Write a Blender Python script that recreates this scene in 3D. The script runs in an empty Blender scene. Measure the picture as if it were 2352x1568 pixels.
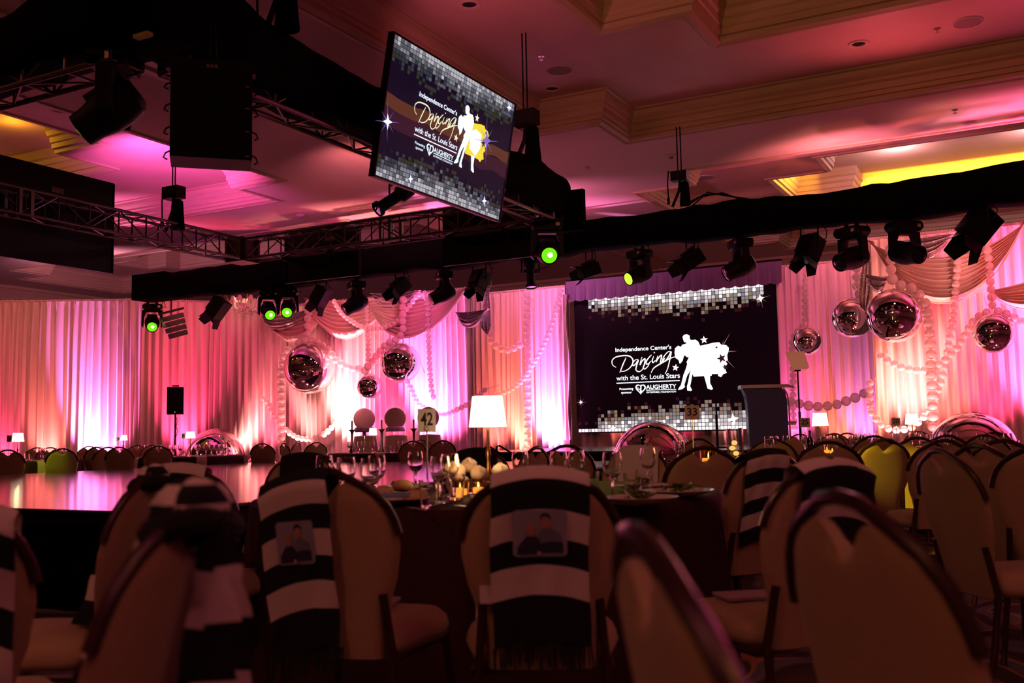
import bpy, bmesh, math, random
from mathutils import Vector, Matrix
PI = math.pi
R_ = random.Random(7)
sc = bpy.context.scene
COL = sc.collection

# ------------------------------------------------------------------ camera
F = 2352 * 35.0 / 36.0
CAMH = 1.07
_a, _p, _r = math.radians(28.2), math.radians(5.25), 0.0195
_f = Vector((-math.sin(_a) * math.cos(_p), math.cos(_a) * math.cos(_p), math.sin(_p)))
_r0 = Vector((math.cos(_a), math.sin(_a), 0)); _u0 = _r0.cross(_f)
CR = _r0 * math.cos(_r) - _u0 * math.sin(_r)
CU = _u0 * math.cos(_r) + _r0 * math.sin(_r)
CO = Vector((0, 0, CAMH))
cd = bpy.data.cameras.new('camera'); cam = bpy.data.objects.new('camera', cd); COL.objects.link(cam)
cam.matrix_world = Matrix(((CR.x, CU.x, -_f.x, 0), (CR.y, CU.y, -_f.y, 0), (CR.z, CU.z, -_f.z, CAMH), (0, 0, 0, 1)))
cd.lens = 35; cd.sensor_width = 36; cd.clip_end = 200; cd.clip_start = 0.05
cd.dof.use_dof = True; cd.dof.focus_distance = 17.0; cd.dof.aperture_fstop = 3.2; cd.dof.aperture_blades = 9
sc.camera = cam
sc.view_settings.view_transform = 'Standard'; sc.view_settings.look = 'None'
sc.view_settings.gamma = 1; sc.view_settings.exposure = 0.0; sc.view_settings.use_curve_mapping = False
sc.cycles.max_bounces = 10; sc.cycles.diffuse_bounces = 3; sc.cycles.glossy_bounces = 3
sc.cycles.transmission_bounces = 9; sc.cycles.transparent_max_bounces = 6
sc.cycles.sample_clamp_indirect = 4.0; sc.cycles.caustics_refractive = False; sc.cycles.caustics_reflective = False
sc.cycles.use_denoising = True
w = bpy.data.worlds.new('world'); sc.world = w; w.use_nodes = True
w.node_tree.nodes['Background'].inputs[0].default_value = (0.9, 0.35, 0.30, 1)
w.node_tree.nodes['Background'].inputs[1].default_value = 0.004

def RAY(x, y): return _f * F + CR * (x - 1176) - CU * (y - 784)
def aY(x, y, v): d = RAY(x, y); return CO + d * (v / d.y)
def aX(x, y, v): d = RAY(x, y); return CO + d * (v / d.x)
def aZ(x, y, v): d = RAY(x, y); return CO + d * ((v - CAMH) / d.z)
def aD(x, z, dep):
    lo, hi = -800, 3000
    for _ in range(40):
        m = (lo + hi) / 2; P = CO + RAY(x, m) * (dep / F)
        if P.z > z: lo = m
        else: hi = m
    return P

# ------------------------------------------------------------------ lights
def spot(name, loc, tgt, col, e, deg=60, blend=0.6, r=0.06):
    l = bpy.data.lights.new(name, 'SPOT'); l.energy = e; l.color = col; l.spot_size = math.radians(deg)
    l.spot_blend = blend; l.shadow_soft_size = r
    o = bpy.data.objects.new(name, l); COL.objects.link(o); o.location = loc
    o.rotation_euler = (Vector(tgt) - Vector(loc)).to_track_quat('-Z', 'Y').to_euler(); return o
def bulb(name, loc, col, e, r=0.05):
    l = bpy.data.lights.new(name, 'POINT'); l.energy = e; l.color = col; l.shadow_soft_size = r
    o = bpy.data.objects.new(name, l); COL.objects.link(o); o.location = loc; return o
AMB = (1, .20, .13); PNK = (1, .12, .20); MAG = (1, .12, .42); VIO = (.95, .26, .90); WRM = (1, .36, .33); HOT = (1, .05, .17); ORG = (1, .18, .15)
# uplights standing at the foot of the drapes: (x, y, colour, watts)
UPL = [
 # left drapes, running from (-22.6,13.7) to (-18.5,16.2) and to (-15.5,18.0)
 (-21.6, 13.9, ORG, 260), (-20.75, 14.35, HOT, 160), (-19.9, 14.7, ORG, 180), (-19.05, 15.25, VIO, 900), (-18.7, 15.45, MAG, 400),
 (-17.4, 16.35, HOT, 420), (-16.7, 17.0, AMB, 1100), (-16.35, 17.15, WRM, 400), (-15.75, 17.45, PNK, 160),
 # stage backdrop, y = 18.1
 (-15.0, 17.35, WRM, 260), (-13.85, 17.4, WRM, 1200), (-13.4, 17.4, MAG, 260), (-12.5, 17.4, HOT, 420), (-11.65, 17.4, VIO, 1100), (-11.2, 17.4, MAG, 600),
 # drape left of the screen, y = 20.2
 (-11.2, 19.6, ORG, 160), (-10.5, 19.6, AMB, 420), (-9.75, 19.6, VIO, 800), (-9.45, 19.6, MAG, 250),
 # below the screen
 (-8.4, 19.9, ORG, 60), (-6.8, 19.9, HOT, 40), (-5.9, 19.9, WRM, 90),
 # drape right of the screen
 (-4.45, 19.6, MAG, 190), (-3.6, 19.6, AMB, 110), (-3.1, 19.6, VIO, 110), (-2.7, 17.4, AMB, 300),
 (-2.05, 17.2, WRM, 420), (-1.5, 17.3, ORG, 200), (-0.75, 17.3, HOT, 260), (-0.05, 17.2, MAG, 900), (0.6, 17.2, VIO, 500), (1.6, 17.2, HOT, 900), (3.2, 17.2, MAG, 900),
]
UPK = 2.5
for x, y, c, e in UPL:
    n = Vector((0, 1, 0)) if x > -15.3 else (Vector((-0.5, 0.85, 0)) if x > -18.5 else Vector((-0.5, 0.85, 0)))
    spot('uplight', (x, y, .12), (x + n.x * .95, y + n.y * .95, 3.2), c, e * UPK, 52, .9)
# fixed spotlights on the long beam washing the swags and drapes from the front
for x, tx, ty, c, e in ((-14.6, -14.8, 17.9, PNK, 60), (-13.2, -13.2, 17.9, PNK, 60), (-12.0, -11.8, 17.9, MAG, 80), (-10.0, -10.2, 20.1, WRM, 50), (-6.9, -6.9, 20.2, MAG, 26), (-3.6, -3.6, 20.1, ORG, 24),
                        (-1.6, -1.5, 17.9, ORG, 60), (.2, .3, 17.9, PNK, 50), (2.2, 2.2, 17.9, HOT, 80), (-16.6, -17.0, 17.6, PNK, 60), (-16.9, -19.6, 15.3, ORG, 120)):
    spot('front_wash', (x + 1.7, 15.9, 4.0), (tx - .3, ty, 3.1), c, e * .9, 100, 1, .06)
spot('front_wash', (-13.25, 9.6, 3.9), (-21.2, 14.6, 2.6), (1, .24, .22), 800, 50, 1, .1)  # added to brighten the far left drapes, no fixture known there
for x, c, e in ((-1.7, WRM, 90), (-.4, ORG, 110), (1.2, HOT, 120), (-14.4, PNK, 60), (-13.2, WRM, 60), (-11.9, MAG, 60)):
    spot('swag_fill', (x + 1.3, 15.95, 3.55), (x, 17.7, 3.85), c, e, 55, .8, .04)  # added front fill for the swags, not a hung fixture
for x, y, c, e in ((-1.6, 16.6, WRM, 700), (-.3, 16.6, ORG, 700), (1.0, 16.6, HOT, 600), (-14.3, 16.7, PNK, 500), (-13.0, 16.7, WRM, 500), (-11.9, 16.7, MAG, 600)):
    spot('swag_fold_fill', (x, y, .15), (x, y + .95, 3.6), c, e, 42, .9)  # added floor spots that rake the swag folds from below
spot('front_wash', (-11.6, 14.2, 4.0), (-12.9, 17.0, 1.2), (1, .25, .32), 520, 40, .8, .06)
# added spots for the pink fill on the ceiling coffers, apart from any fixture
spot('ceiling_wash', (-13.9, 12.0, 4.9), (-14.9, 13.9, 6.6), (1, .12, .72), 1500, 85, 1, .1)
spot('ceiling_wash', (-6.2, 9.5, 4.9), (-5.9, 12.2, 6.6), (1, .17, .28), 110, 110, 1, .1)
spot('ceiling_wash', (-1.8, 15.5, 4.9), (-1.5, 13.2, 6.6), (1, .12, .16), 120, 130, 1, .1)
spot('ceiling_wash', (1.5, 15.0, 4.9), (1.6, 13.4, 6.6), (1, .06, .25), 260, 120, 1, .1)
spot('ceiling_wash', (-3.0, 17.4, 4.9), (-2.8, 20.6, 6.6), (1, .22, .34), 260, 150, 1, .1)
spot('ceiling_wash', (-9.5, 17.5, 4.9), (-9.3, 20.5, 6.1), (1, .24, .55), 330, 150, 1, .1)
spot('ceiling_wash', (-10.5, 13.5, 4.9), (-10.3, 15.8, 6.1), (1, .22, .30), 150, 150, 1, .1)
spot('ceiling_wash', (-1.0, 15.6, 4.2), (-1.0, 17.2, 6.1), (1, .24, .32), 60, 150, 1, .1)
spot('ceiling_wash', (-22.5, 17.0, 4.8), (-23.5, 20.5, 6.4), (1, .34, .62), 600, 150, 1, .1)
spot('ceiling_wash', (1.5, 2.0, 4.4), (2.2, .2, 6.6), (1, .24, .50), 300, 140, 1, .2)  # this and the next two added so the mirror balls reflect lit ceiling
spot('ceiling_wash', (-3.5, -3.0, 4.4), (-4.5, -3.5, 6.6), (1, .26, .50), 380, 140, 1, .2)
spot('ceiling_wash', (5.5, -2.0, 4.4), (6.0, -2.5, 6.6), (1, .24, .50), 600, 140, 1, .2)
# added warm fill spots for the chairs and mouldings, no lamp seen there
spot('warm_fill', (-3.0, -3.0, 6.0), (-2.5, 3.0, 0.6), (1, .40, .13), 185, 100, 1, .4)
spot('warm_fill', (3.5, 0.5, 6.0), (0.5, 4.0, 0.8), (1, .38, .12), 115, 95, 1, .4)
spot('warm_fill', (-10.0, 3.0, 6.0), (-9.0, 8.0, 3.0), (1, .30, .12), 90, 120, 1, .4)
spot('warm_fill', (-2.0, 4.0, 5.0), (-2.5, 15.9, 6.3), (1, .40, .17), 420, 80, 1, .3)  # added spot warming the far mouldings
# green-yellow gobo beams of the moving heads
spot('green_beam', (-12.2, 15.3, 3.6), (-12.6, 9.9, .8), (.7, 1, .02), 260, 9, .3, .05)
spot('green_beam', (-6.45, 13.0, 3.75), (-5.15, 4.95, .64), (.80, 1, .02), 2600, 7, .3, .05)
spot('green_beam', (-6.45, 13.0, 3.75), (-5.6, 7.0, .64), (.80, 1, .02), 2200, 9, .3, .05)
spot('green_beam', (-6.45, 13.0, 3.75), (-1.9, 4.7, .8), (.80, 1, .05), 900, 6, .4, .05)

# ------------------------------------------------------------------ materials
def new_mat(name):
    m = bpy.data.materials.new(name); m.use_nodes = True; return m, m.node_tree, m.node_tree.nodes['Principled BSDF']
def mat(name, col, rough=.6, metal=0, spec=.5, var=0, scale=8, bump=0, bscale=60, sheen=0, trans=0, col2=None, stretch=None):
    m, nt, b = new_mat(name)
    b.inputs['Base Color'].default_value = (*col, 1); b.inputs['Roughness'].default_value = rough
    b.inputs['Metallic'].default_value = metal; b.inputs['Specular IOR Level'].default_value = spec
    if sheen: b.inputs['Sheen Weight'].default_value = sheen
    if trans: b.inputs['Transmission Weight'].default_value = trans
    tc = nt.nodes.new('ShaderNodeTexCoord'); src = tc.outputs['Object']
    if stretch:
        mp = nt.nodes.new('ShaderNodeMapping'); mp.inputs['Scale'].default_value = stretch
        nt.links.new(src, mp.inputs[0]); src = mp.outputs[0]
    if var or col2:
        n = nt.nodes.new('ShaderNodeTexNoise'); n.inputs['Scale'].default_value = scale; n.inputs['Detail'].default_value = 4
        nt.links.new(src, n.inputs['Vector'])
        mx = nt.nodes.new('ShaderNodeMix'); mx.data_type = 'RGBA'
        c2 = col2 or tuple(max(0, c * (1 - var)) for c in col)
        mx.inputs['A'].default_value = (*col, 1); mx.inputs['B'].default_value = (*c2, 1)
        nt.links.new(n.outputs['Fac'], mx.inputs['Factor']); nt.links.new(mx.outputs['Result'], b.inputs['Base Color'])
    if bump:
        n2 = nt.nodes.new('ShaderNodeTexNoise'); n2.inputs['Scale'].default_value = bscale; n2.inputs['Detail'].default_value = 3
        nt.links.new(src, n2.inputs['Vector'])
        bp = nt.nodes.new('ShaderNodeBump'); bp.inputs['Strength'].default_value = bump; bp.inputs['Distance'].default_value = .01
        nt.links.new(n2.outputs['Fac'], bp.inputs['Height']); nt.links.new(bp.outputs[0], b.inputs['Normal'])
    return m
def emit(name, col, s):
    m, nt, b = new_mat(name)
    b.inputs['Base Color'].default_value = (0, 0, 0, 1); b.inputs['Specular IOR Level'].default_value = 0.1
    b.inputs['Emission Color'].default_value = (*col, 1); b.inputs['Emission Strength'].default_value = s; return m
M = {}
M['drape'] = mat('blush_drape_fabric', (.86, .70, .67), .8, var=.12, scale=3, bump=.25, bscale=40, sheen=.3, stretch=(1, 1, .15))
M['swag'] = mat('satin_swag_fabric', (.84, .64, .56), .5, var=.1, scale=3, sheen=.3)
M['velvet'] = mat('mauve_pelmet_fabric', (.20, .14, .28), .8, var=.2, scale=8, sheen=.4)
M['ceil'] = mat('ceiling_plaster', (.62, .46, .38), .75, var=.10, scale=1.2, bump=.05, bscale=20)
M['coffer'] = mat('coffer_faux_leaf_paint', (.66, .44, .34), .5, col2=(.50, .30, .24), scale=1.6, bump=.1, bscale=8)
M['crown'] = mat('crown_moulding_faux_wood', (.60, .44, .30), .5, col2=(.42, .28, .17), scale=3, stretch=(.6, .6, 9))
M['wall'] = mat('wall_paint', (.42, .30, .22), .7, var=.15, scale=2)
M['black'] = mat('matte_black', (.004, .004, .005), .6, spec=.15, var=.3, scale=20)
M['blackcloth'] = mat('black_cloth', (.004, .004, .005), .95, spec=.05, var=.3, scale=12, bump=.3, bscale=6)
M['plastic'] = mat('black_plastic', (.006, .006, .007), .5, spec=.2, var=.2, scale=30)
M['steel'] = mat('aluminium_truss', (.20, .17, .17), .42, metal=.85, var=.3, scale=20)
M['darkglass'] = mat('dark_lens', (.01, .01, .015), .05, spec=.8)
M['chair_fab'] = mat('tan_chair_fabric', (.52, .36, .20), .85, var=.22, scale=90, bump=.25, bscale=300, sheen=.2)
M['frame'] = mat('dark_bronze_frame', (.06, .025, .018), .3, metal=.3, spec=.6, var=.3, scale=30)
M['burg'] = mat('burgundy_tablecloth', (.045, .006, .009), .85, var=.3, scale=12, bump=.15, bscale=120)
M['linen'] = mat('ivory_linen', (.74, .62, .52), .85, var=.08, scale=30, bump=.2, bscale=200)
M['knitw'] = mat('white_knit', (.86, .76, .70), .95, var=.1, scale=120, bump=.4, bscale=350)
M['knitb'] = mat('black_knit', (.008, .008, .010), .95, var=.3, scale=120, bump=.4, bscale=350)
M['fringe'] = mat('black_fringe', (.01, .009, .01), .95, var=.3, scale=90)
M['photo'] = mat('photo_patch_backdrop', (.36, .36, .46), .5, var=.1, scale=8)
M['navy'] = mat('navy_print', (.03, .04, .08), .6, var=.2, scale=30)
M['grey'] = mat('grey_print', (.20, .22, .28), .6, var=.2, scale=30)
M['skin'] = mat('skin_print', (.55, .28, .22), .6, var=.2, scale=40)
M['mirror'] = mat('mirror_foil', (.95, .90, .92), .035, metal=1, bump=.02, bscale=3)
def deck_mat():
    m, nt, b = new_mat('dance_floor_panels')
    tc = nt.nodes.new('ShaderNodeTexCoord')
    br = nt.nodes.new('ShaderNodeTexBrick'); br.offset = 0; br.inputs['Scale'].default_value = 1
    br.inputs['Brick Width'].default_value = 1.22; br.inputs['Row Height'].default_value = 1.22
    br.inputs['Mortar Size'].default_value = .012
    br.inputs['Color1'].default_value = (.36, .32, .33, 1); br.inputs['Color2'].default_value = (.30, .27, .28, 1); br.inputs['Mortar'].default_value = (.05, .03, .03, 1)
    nt.links.new(tc.outputs['Object'], br.inputs['Vector'])
    mp = nt.nodes.new('ShaderNodeMapping'); mp.inputs['Scale'].default_value = (1, 22, 1)
    n = nt.nodes.new('ShaderNodeTexNoise'); n.inputs['Scale'].default_value = 3; n.inputs['Detail'].default_value = 4
    nt.links.new(tc.outputs['Object'], mp.inputs[0]); nt.links.new(mp.outputs[0], n.inputs['Vector'])
    mx = nt.nodes.new('ShaderNodeMix'); mx.data_type = 'RGBA'; mx.blend_type = 'MULTIPLY'; mx.inputs['Factor'].default_value = .25
    nt.links.new(br.outputs['Color'], mx.inputs['A']); nt.links.new(n.outputs['Color'], mx.inputs['B'])
    nt.links.new(mx.outputs['Result'], b.inputs['Base Color'])
    mr = nt.nodes.new('ShaderNodeMapRange'); mr.inputs['To Min'].default_value = .10; mr.inputs['To Max'].default_value = .20
    nt.links.new(n.outputs['Fac'], mr.inputs['Value']); nt.links.new(mr.outputs[0], b.inputs['Roughness'])
    b.inputs['Specular IOR Level'].default_value = 1.0; b.inputs['Coat Weight'].default_value = .5; b.inputs['Coat Roughness'].default_value = .12
    return m
M['deck'] = deck_mat()
def carpet_mat():
    m, nt, b = new_mat('swirl_pattern_carpet')
    tc = nt.nodes.new('ShaderNodeTexCoord')
    n = nt.nodes.new('ShaderNodeTexNoise'); n.inputs['Scale'].default_value = .9; n.inputs['Detail'].default_value = 1; n.inputs['Distortion'].default_value = 1.2
    nt.links.new(tc.outputs['Object'], n.inputs['Vector'])
    mu = nt.nodes.new('ShaderNodeMath'); mu.operation = 'MULTIPLY'; mu.inputs[1].default_value = 5
    fr = nt.nodes.new('ShaderNodeMath'); fr.operation = 'FRACT'
    nt.links.new(n.outputs['Fac'], mu.inputs[0]); nt.links.new(mu.outputs[0], fr.inputs[0])
    cr = nt.nodes.new('ShaderNodeValToRGB'); e = cr.color_ramp.elements
    e[0].position = 0; e[0].color = (.055, .040, .030, 1); e[1].position = 1; e[1].color = (.06, .05, .06, 1)
    for p, c in ((.44, (.10, .07, .05, 1)), (.48, (.50, .28, .12, 1)), (.52, (.46, .25, .10, 1)), (.56, (.16, .16, .20, 1)), (.86, (.20, .18, .18, 1))):
        x = e.new(p); x.color = c
    nt.links.new(fr.outputs[0], cr.inputs[0]); nt.links.new(cr.outputs[0], b.inputs['Base Color'])
    b.inputs['Roughness'].default_value = .95; b.inputs['Specular IOR Level'].default_value = .1
    n2 = nt.nodes.new('ShaderNodeTexNoise'); n2.inputs['Scale'].default_value = 180
    bp = nt.nodes.new('ShaderNodeBump'); bp.inputs['Strength'].default_value = .4; bp.inputs['Distance'].default_value = .01
    nt.links.new(tc.outputs['Object'], n2.inputs['Vector']); nt.links.new(n2.outputs['Fac'], bp.inputs['Height']); nt.links.new(bp.outputs[0], b.inputs['Normal'])
    return m
M['carpet'] = carpet_mat()
def sequin_mat():
    m, nt, b = new_mat('silver_sequin_cloth')
    tc = nt.nodes.new('ShaderNodeTexCoord'); v = nt.nodes.new('ShaderNodeTexVoronoi'); v.inputs['Scale'].default_value = 70
    nt.links.new(tc.outputs['Object'], v.inputs['Vector'])
    cr = nt.nodes.new('ShaderNodeValToRGB'); cr.color_ramp.elements[0].color = (.16, .13, .14, 1); cr.color_ramp.elements[1].color = (.95, .9, .92, 1)
    nt.links.new(v.outputs['Color'], cr.inputs[0]); nt.links.new(cr.outputs[0], b.inputs['Base Color'])
    b.inputs['Metallic'].default_value = .7; b.inputs['Roughness'].default_value = .35
    bp = nt.nodes.new('ShaderNodeBump'); bp.inputs['Strength'].default_value = .7; bp.inputs['Distance'].default_value = .02
    nt.links.new(v.outputs['Color'], bp.inputs['Height']); nt.links.new(bp.outputs[0], b.inputs['Normal'])
    return m
M['sequin'] = sequin_mat()
def glass_mat(name, col, rough=0.0, ior=1.45):
    m, nt, b = new_mat(name)
    b.inputs['Base Color'].default_value = (*col, 1); b.inputs['Roughness'].default_value = rough
    b.inputs['Transmission Weight'].default_value = 1; b.inputs['IOR'].default_value = ior; return m
M['glass'] = glass_mat('clear_glass', (1, 1, 1))
def balloon_mat():
    m, nt, b = new_mat('translucent_white_latex')
    b.inputs['Base Color'].default_value = (1, .90, .88, 1); b.inputs['Roughness'].default_value = .22
    out = nt.nodes['Material Output']; tr = nt.nodes.new('ShaderNodeBsdfTransparent'); tl = nt.nodes.new('ShaderNodeBsdfTranslucent')
    tl.inputs['Color'].default_value = (1, .90, .88, 1)
    lw = nt.nodes.new('ShaderNodeLayerWeight'); lw.inputs['Blend'].default_value = .42
    m1 = nt.nodes.new('ShaderNodeMixShader'); m1.inputs[0].default_value = .45
    nt.links.new(b.outputs[0], m1.inputs[1]); nt.links.new(tl.outputs[0], m1.inputs[2])
    mr = nt.nodes.new('ShaderNodeMapRange'); mr.inputs['To Min'].default_value = .60; mr.inputs['To Max'].default_value = 1.0
    nt.links.new(lw.outputs['Facing'], mr.inputs['Value'])
    m2 = nt.nodes.new('ShaderNodeMixShader'); nt.links.new(mr.outputs[0], m2.inputs[0])
    nt.links.new(tr.outputs[0], m2.inputs[1]); nt.links.new(m1.outputs[0], m2.inputs[2]); nt.links.new(m2.outputs[0], out.inputs['Surface'])
    return m
M['balloon'] = balloon_mat()
M['shade'] = emit('lit_lamp_shade', (1, .80, .55), 2.2)
M['shade_off'] = mat('pink_fabric_shade', (.9, .72, .70), .8, var=.1)
M['brass'] = mat('brass', (.80, .50, .14), .25, metal=1, var=.2, scale=20)
M['green'] = emit('green_lit_lens', (.22, 1, .01), .9)
M['greencore'] = emit('green_lamp_core', (.75, 1, .25), 30)
M['greendim'] = emit('dim_green_lens', (.65, 1, .05), 1.2)
M['flame'] = emit('candle_flame', (1, .62, .22), 9)
M['wax'] = mat('candle_wax', (.85, .62, .36), .5, var=.1)
M['amberglass'] = glass_mat('amber_votive_glass', (1, .70, .35), .05)
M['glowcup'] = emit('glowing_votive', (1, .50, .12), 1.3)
M['plate'] = mat('white_china', (.80, .76, .74), .15, spec=.6, var=.03)
M['charger'] = mat('dark_charger_plate', (.12, .06, .04), .3, metal=.4, var=.2)
M['leaf'] = mat('salad_leaf', (.05, .10, .02), .5, col2=(.20, .22, .05), scale=40)
M['rose'] = mat('cream_rose_petals', (.95, .80, .62), .6, var=.12, scale=40)
M['roll'] = mat('baked_roll', (.72, .42, .16), .6, col2=(.9, .66, .36), scale=30)
M['card'] = mat('card_stock', (.85, .76, .70), .6, var=.05)
M['ink'] = mat('black_ink', (.01, .01, .01), .6, var=.2)
M['blue'] = mat('blue_printed_card', (.20, .42, .80), .5, var=.4, scale=40)
M['gold'] = mat('gold_tinsel', (.95, .58, .16), .22, metal=1, var=.3, scale=80)
M['paper'] = mat('printed_programme', (.62, .50, .52), .5, col2=(.30, .16, .22), scale=18)
M['violetfoil'] = mat('violet_sash', (.55, .45, .75), .3, metal=.6, var=.3, scale=40)
M['darkwood'] = mat('dark_turned_wood', (.07, .02, .025), .3, spec=.6, var=.3, scale=20)
M['lectern'] = mat('brushed_steel_blue', (.06, .08, .20), .4, metal=.7, var=.12, scale=4, stretch=(1, 1, 8))
M['silver'] = mat('satin_silver', (.62, .58, .58), .3, metal=.9, var=.1)
M['pipe'] = mat('galvanised_pipe', (.35, .33, .36), .4, metal=.8, var=.2)
M['acrylic'] = mat('mirrored_prompter_glass', (.95, .85, .84), .35, metal=.3, var=.03)
M['white'] = mat('white_paint', (.7, .62, .58), .5, var=.06)
M['vent'] = mat('perforated_grille', (.30, .22, .20), .8, var=.2, scale=90)
M['crystal'] = glass_mat('crystal', (1, .92, .92))
M['yellowfoil'] = mat('painted_clamp', (.55, .65, .05), .5, var=.1)
M['scr_bg'] = emit('screen_black', (.16, .03, .10), .02)
M['scr_white'] = emit('screen_white', (.86, .92, 1), 1.9)
M['scr_warm'] = emit('screen_warm_white', (1, .90, .86), 1.6)
M['scr_star'] = emit('screen_sparkle', (1, .93, .95), 6)
M['ray'] = emit('screen_sparkle_ray', (1, .45, .45), .5)
M['scr_skirt'] = emit('screen_white_skirt', (1, .93, .93), 2.6)
TL = [emit('screen_tile_' + n, c, s) for n, c, s in (('bright', (1, .92, .92), 1.15), ('pale', (.9, .78, .80), .75), ('grey', (.52, .45, .50), .5), ('tan', (.60, .42, .30), .45), ('brown', (.35, .18, .14), .28), ('maroon', (.22, .03, .06), .16))]
M['tv_bg'] = emit('display_navy', (.03, .02, .09), .16)
M['tv_band'] = emit('display_brown_band', (.30, .09, .05), .35)
M['tv_wine'] = emit('display_wine_band', (.14, .03, .08), .28)
M['tv_yellow'] = emit('display_yellow', (1, .78, .05), .95)
M['tv_white'] = emit('display_white', (.75, .86, 1), 1.5)
M['tv_cream'] = emit('display_cream', (1, .9, .62), 1.0)
M['tv_ray'] = emit('display_violet_ray', (.40, .25, 1), .6)
TT = [emit('display_tile_' + n, c, s * .62) for n, c, s in (('white', (.9, .88, .95), .85), ('pale', (.62, .62, .72), .55), ('grey', (.40, .42, .48), .38), ('slate', (.22, .26, .34), .24), ('olive', (.22, .24, .14), .22), ('dark', (.08, .09, .14), .16))]

# ------------------------------------------------------------------ mesh builder
class MB:
    def __init__(s): s.v = []; s.f = []; s.m = []
    def quad(s, a, b, c, d, mi=0):
        n = len(s.v); s.v += [Vector(a), Vector(b), Vector(c), Vector(d)]; s.f.append((n, n + 1, n + 2, n + 3)); s.m.append(mi); return s
    def box(s, c, d, rot=None, mi=0, taper=1.0):
        n = len(s.v); c = Vector(c)
        for z in (-1, 1):
            t = taper if z > 0 else 1
            for x, y in ((-1, -1), (1, -1), (1, 1), (-1, 1)):
                p = Vector((x * d[0] / 2 * t, y * d[1] / 2 * t, z * d[2] / 2))
                if rot: p = rot @ p
                s.v.append(c + p)
        for f in ((0, 3, 2, 1), (4, 5, 6, 7), (0, 1, 5, 4), (1, 2, 6, 5), (2, 3, 7, 6), (3, 0, 4, 7)):
            s.f.append(tuple(n + i for i in f)); s.m.append(mi)
        return s
    def grid(s, pts, mi=0, wrapu=False, mf=None):
        n = len(s.v); R = len(pts); Cn = len(pts[0])
        for r in pts: s.v += [Vector(p) for p in r]
        for i in range(R - 1):
            for j in range(Cn if wrapu else Cn - 1):
                k = (j + 1) % Cn
                s.f.append((n + i * Cn + j, n + i * Cn + k, n + (i + 1) * Cn + k, n + (i + 1) * Cn + j)); s.m.append(mf(i, j) if mf else mi)
        return s
    def tube(s, pts, r, seg=8, closed=False, mi=0):
        pts = [Vector(p) for p in pts]; rings = []; prev = None
        for i, p in enumerate(pts):
            a = pts[i - 1] if i > 0 else (pts[-1] if closed else p); b = pts[(i + 1) % len(pts)] if (i < len(pts) - 1 or closed) else p
            t = (b - a).normalized() if (b - a).length > 1e-9 else Vector((0, 0, 1))
            if prev is None:
                u = t.cross(Vector((0, 0, 1)))
                if u.length < .05: u = t.cross(Vector((0, 1, 0)))
            else: u = prev - t * prev.dot(t)
            u.normalize(); prev = u; v = t.cross(u); rr = r[i] if isinstance(r, (list, tuple)) else r
            rings.append([p + (u * math.cos(2 * PI * k / seg) + v * math.sin(2 * PI * k / seg)) * rr for k in range(seg)])
        if closed: rings.append(rings[0])
        n = len(s.v); s.grid(rings, mi, True)
        if not closed:
            for st, o in ((n, 1), (n + (len(rings) - 1) * seg, 0)):
                s.f.append(tuple(st + (k if not o else seg - 1 - k) for k in range(seg))); s.m.append(mi)
        return s
    def cyl(s, a, b, r, seg=12, r2=None, mi=0): return s.tube([a, b], [r, r if r2 is None else r2], seg, mi=mi)
    def lathe(s, prof, seg=24, c=(0, 0, 0), mi=0, axis=None):
        c = Vector(c); q = axis.to_track_quat('Z', 'Y') if axis else None; rows = []
        for r, z in prof:
            row = []
            for k in range(seg):
                p = Vector((r * math.cos(2 * PI * k / seg), r * math.sin(2 * PI * k / seg), z))
                if q: p = q @ p
                row.append(c + p)
            rows.append(row)
        return s.grid(rows, mi, True)
    def ball(s, c, r, seg=16, sc=(1, 1, 1), mi=0):
        rows = []
        nr = max(4, seg // 2)
        for i in range(nr + 1):
            th = -PI / 2 + PI * i / nr
            rows.append([Vector(c) + Vector((r * sc[0] * math.cos(th) * math.cos(2 * PI * k / seg), r * sc[1] * math.cos(th) * math.sin(2 * PI * k / seg), r * sc[2] * math.sin(th))) for k in range(seg)])
        return s.grid(rows, mi, True)
    def poly(s, pts, mi=0):
        n = len(s.v); s.v += [Vector(p) for p in pts]; s.f.append(tuple(range(n, n + len(pts)))); s.m.append(mi); return s
    def prism(s, pts, off, mi=0):
        o = Vector(off); pts = [Vector(p) for p in pts]
        s.poly(pts[::-1], mi); s.poly([p + o for p in pts], mi)
        for i in range(len(pts)):
            a, b = pts[i], pts[(i + 1) % len(pts)]; s.quad(a, b, b + o, a + o, mi)
        return s
    def build(s, name, mats, parent=None, smooth=True, tri=False, angle=40, loc=None, mtx=None):
        me = bpy.data.meshes.new(name); vv = s.v
        if mtx is not None: vv = [mtx @ p for p in vv]
        me.from_pydata([tuple(p) for p in vv], [], s.f)
        if not isinstance(mats, (list, tuple)): mats = [mats]
        for m_ in mats: me.materials.append(m_)
        me.polygons.foreach_set('material_index', s.m)
        bm = bmesh.new(); bm.from_mesh(me); bmesh.ops.remove_doubles(bm, verts=bm.verts, dist=1e-5)
        if tri: bmesh.ops.triangulate(bm, faces=[f for f in bm.faces if len(f.verts) > 4])
        bmesh.ops.recalc_face_normals(bm, faces=bm.faces)
        bm.to_mesh(me); bm.free()
        if smooth:
            me.polygons.foreach_set('use_smooth', [True] * len(me.polygons))
            try: me.set_sharp_from_angle(angle=math.radians(angle))
            except Exception: pass
        o = bpy.data.objects.new(name, me); COL.objects.link(o)
        if parent: o.parent = parent
        if loc: o.location = loc
        return o

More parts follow.
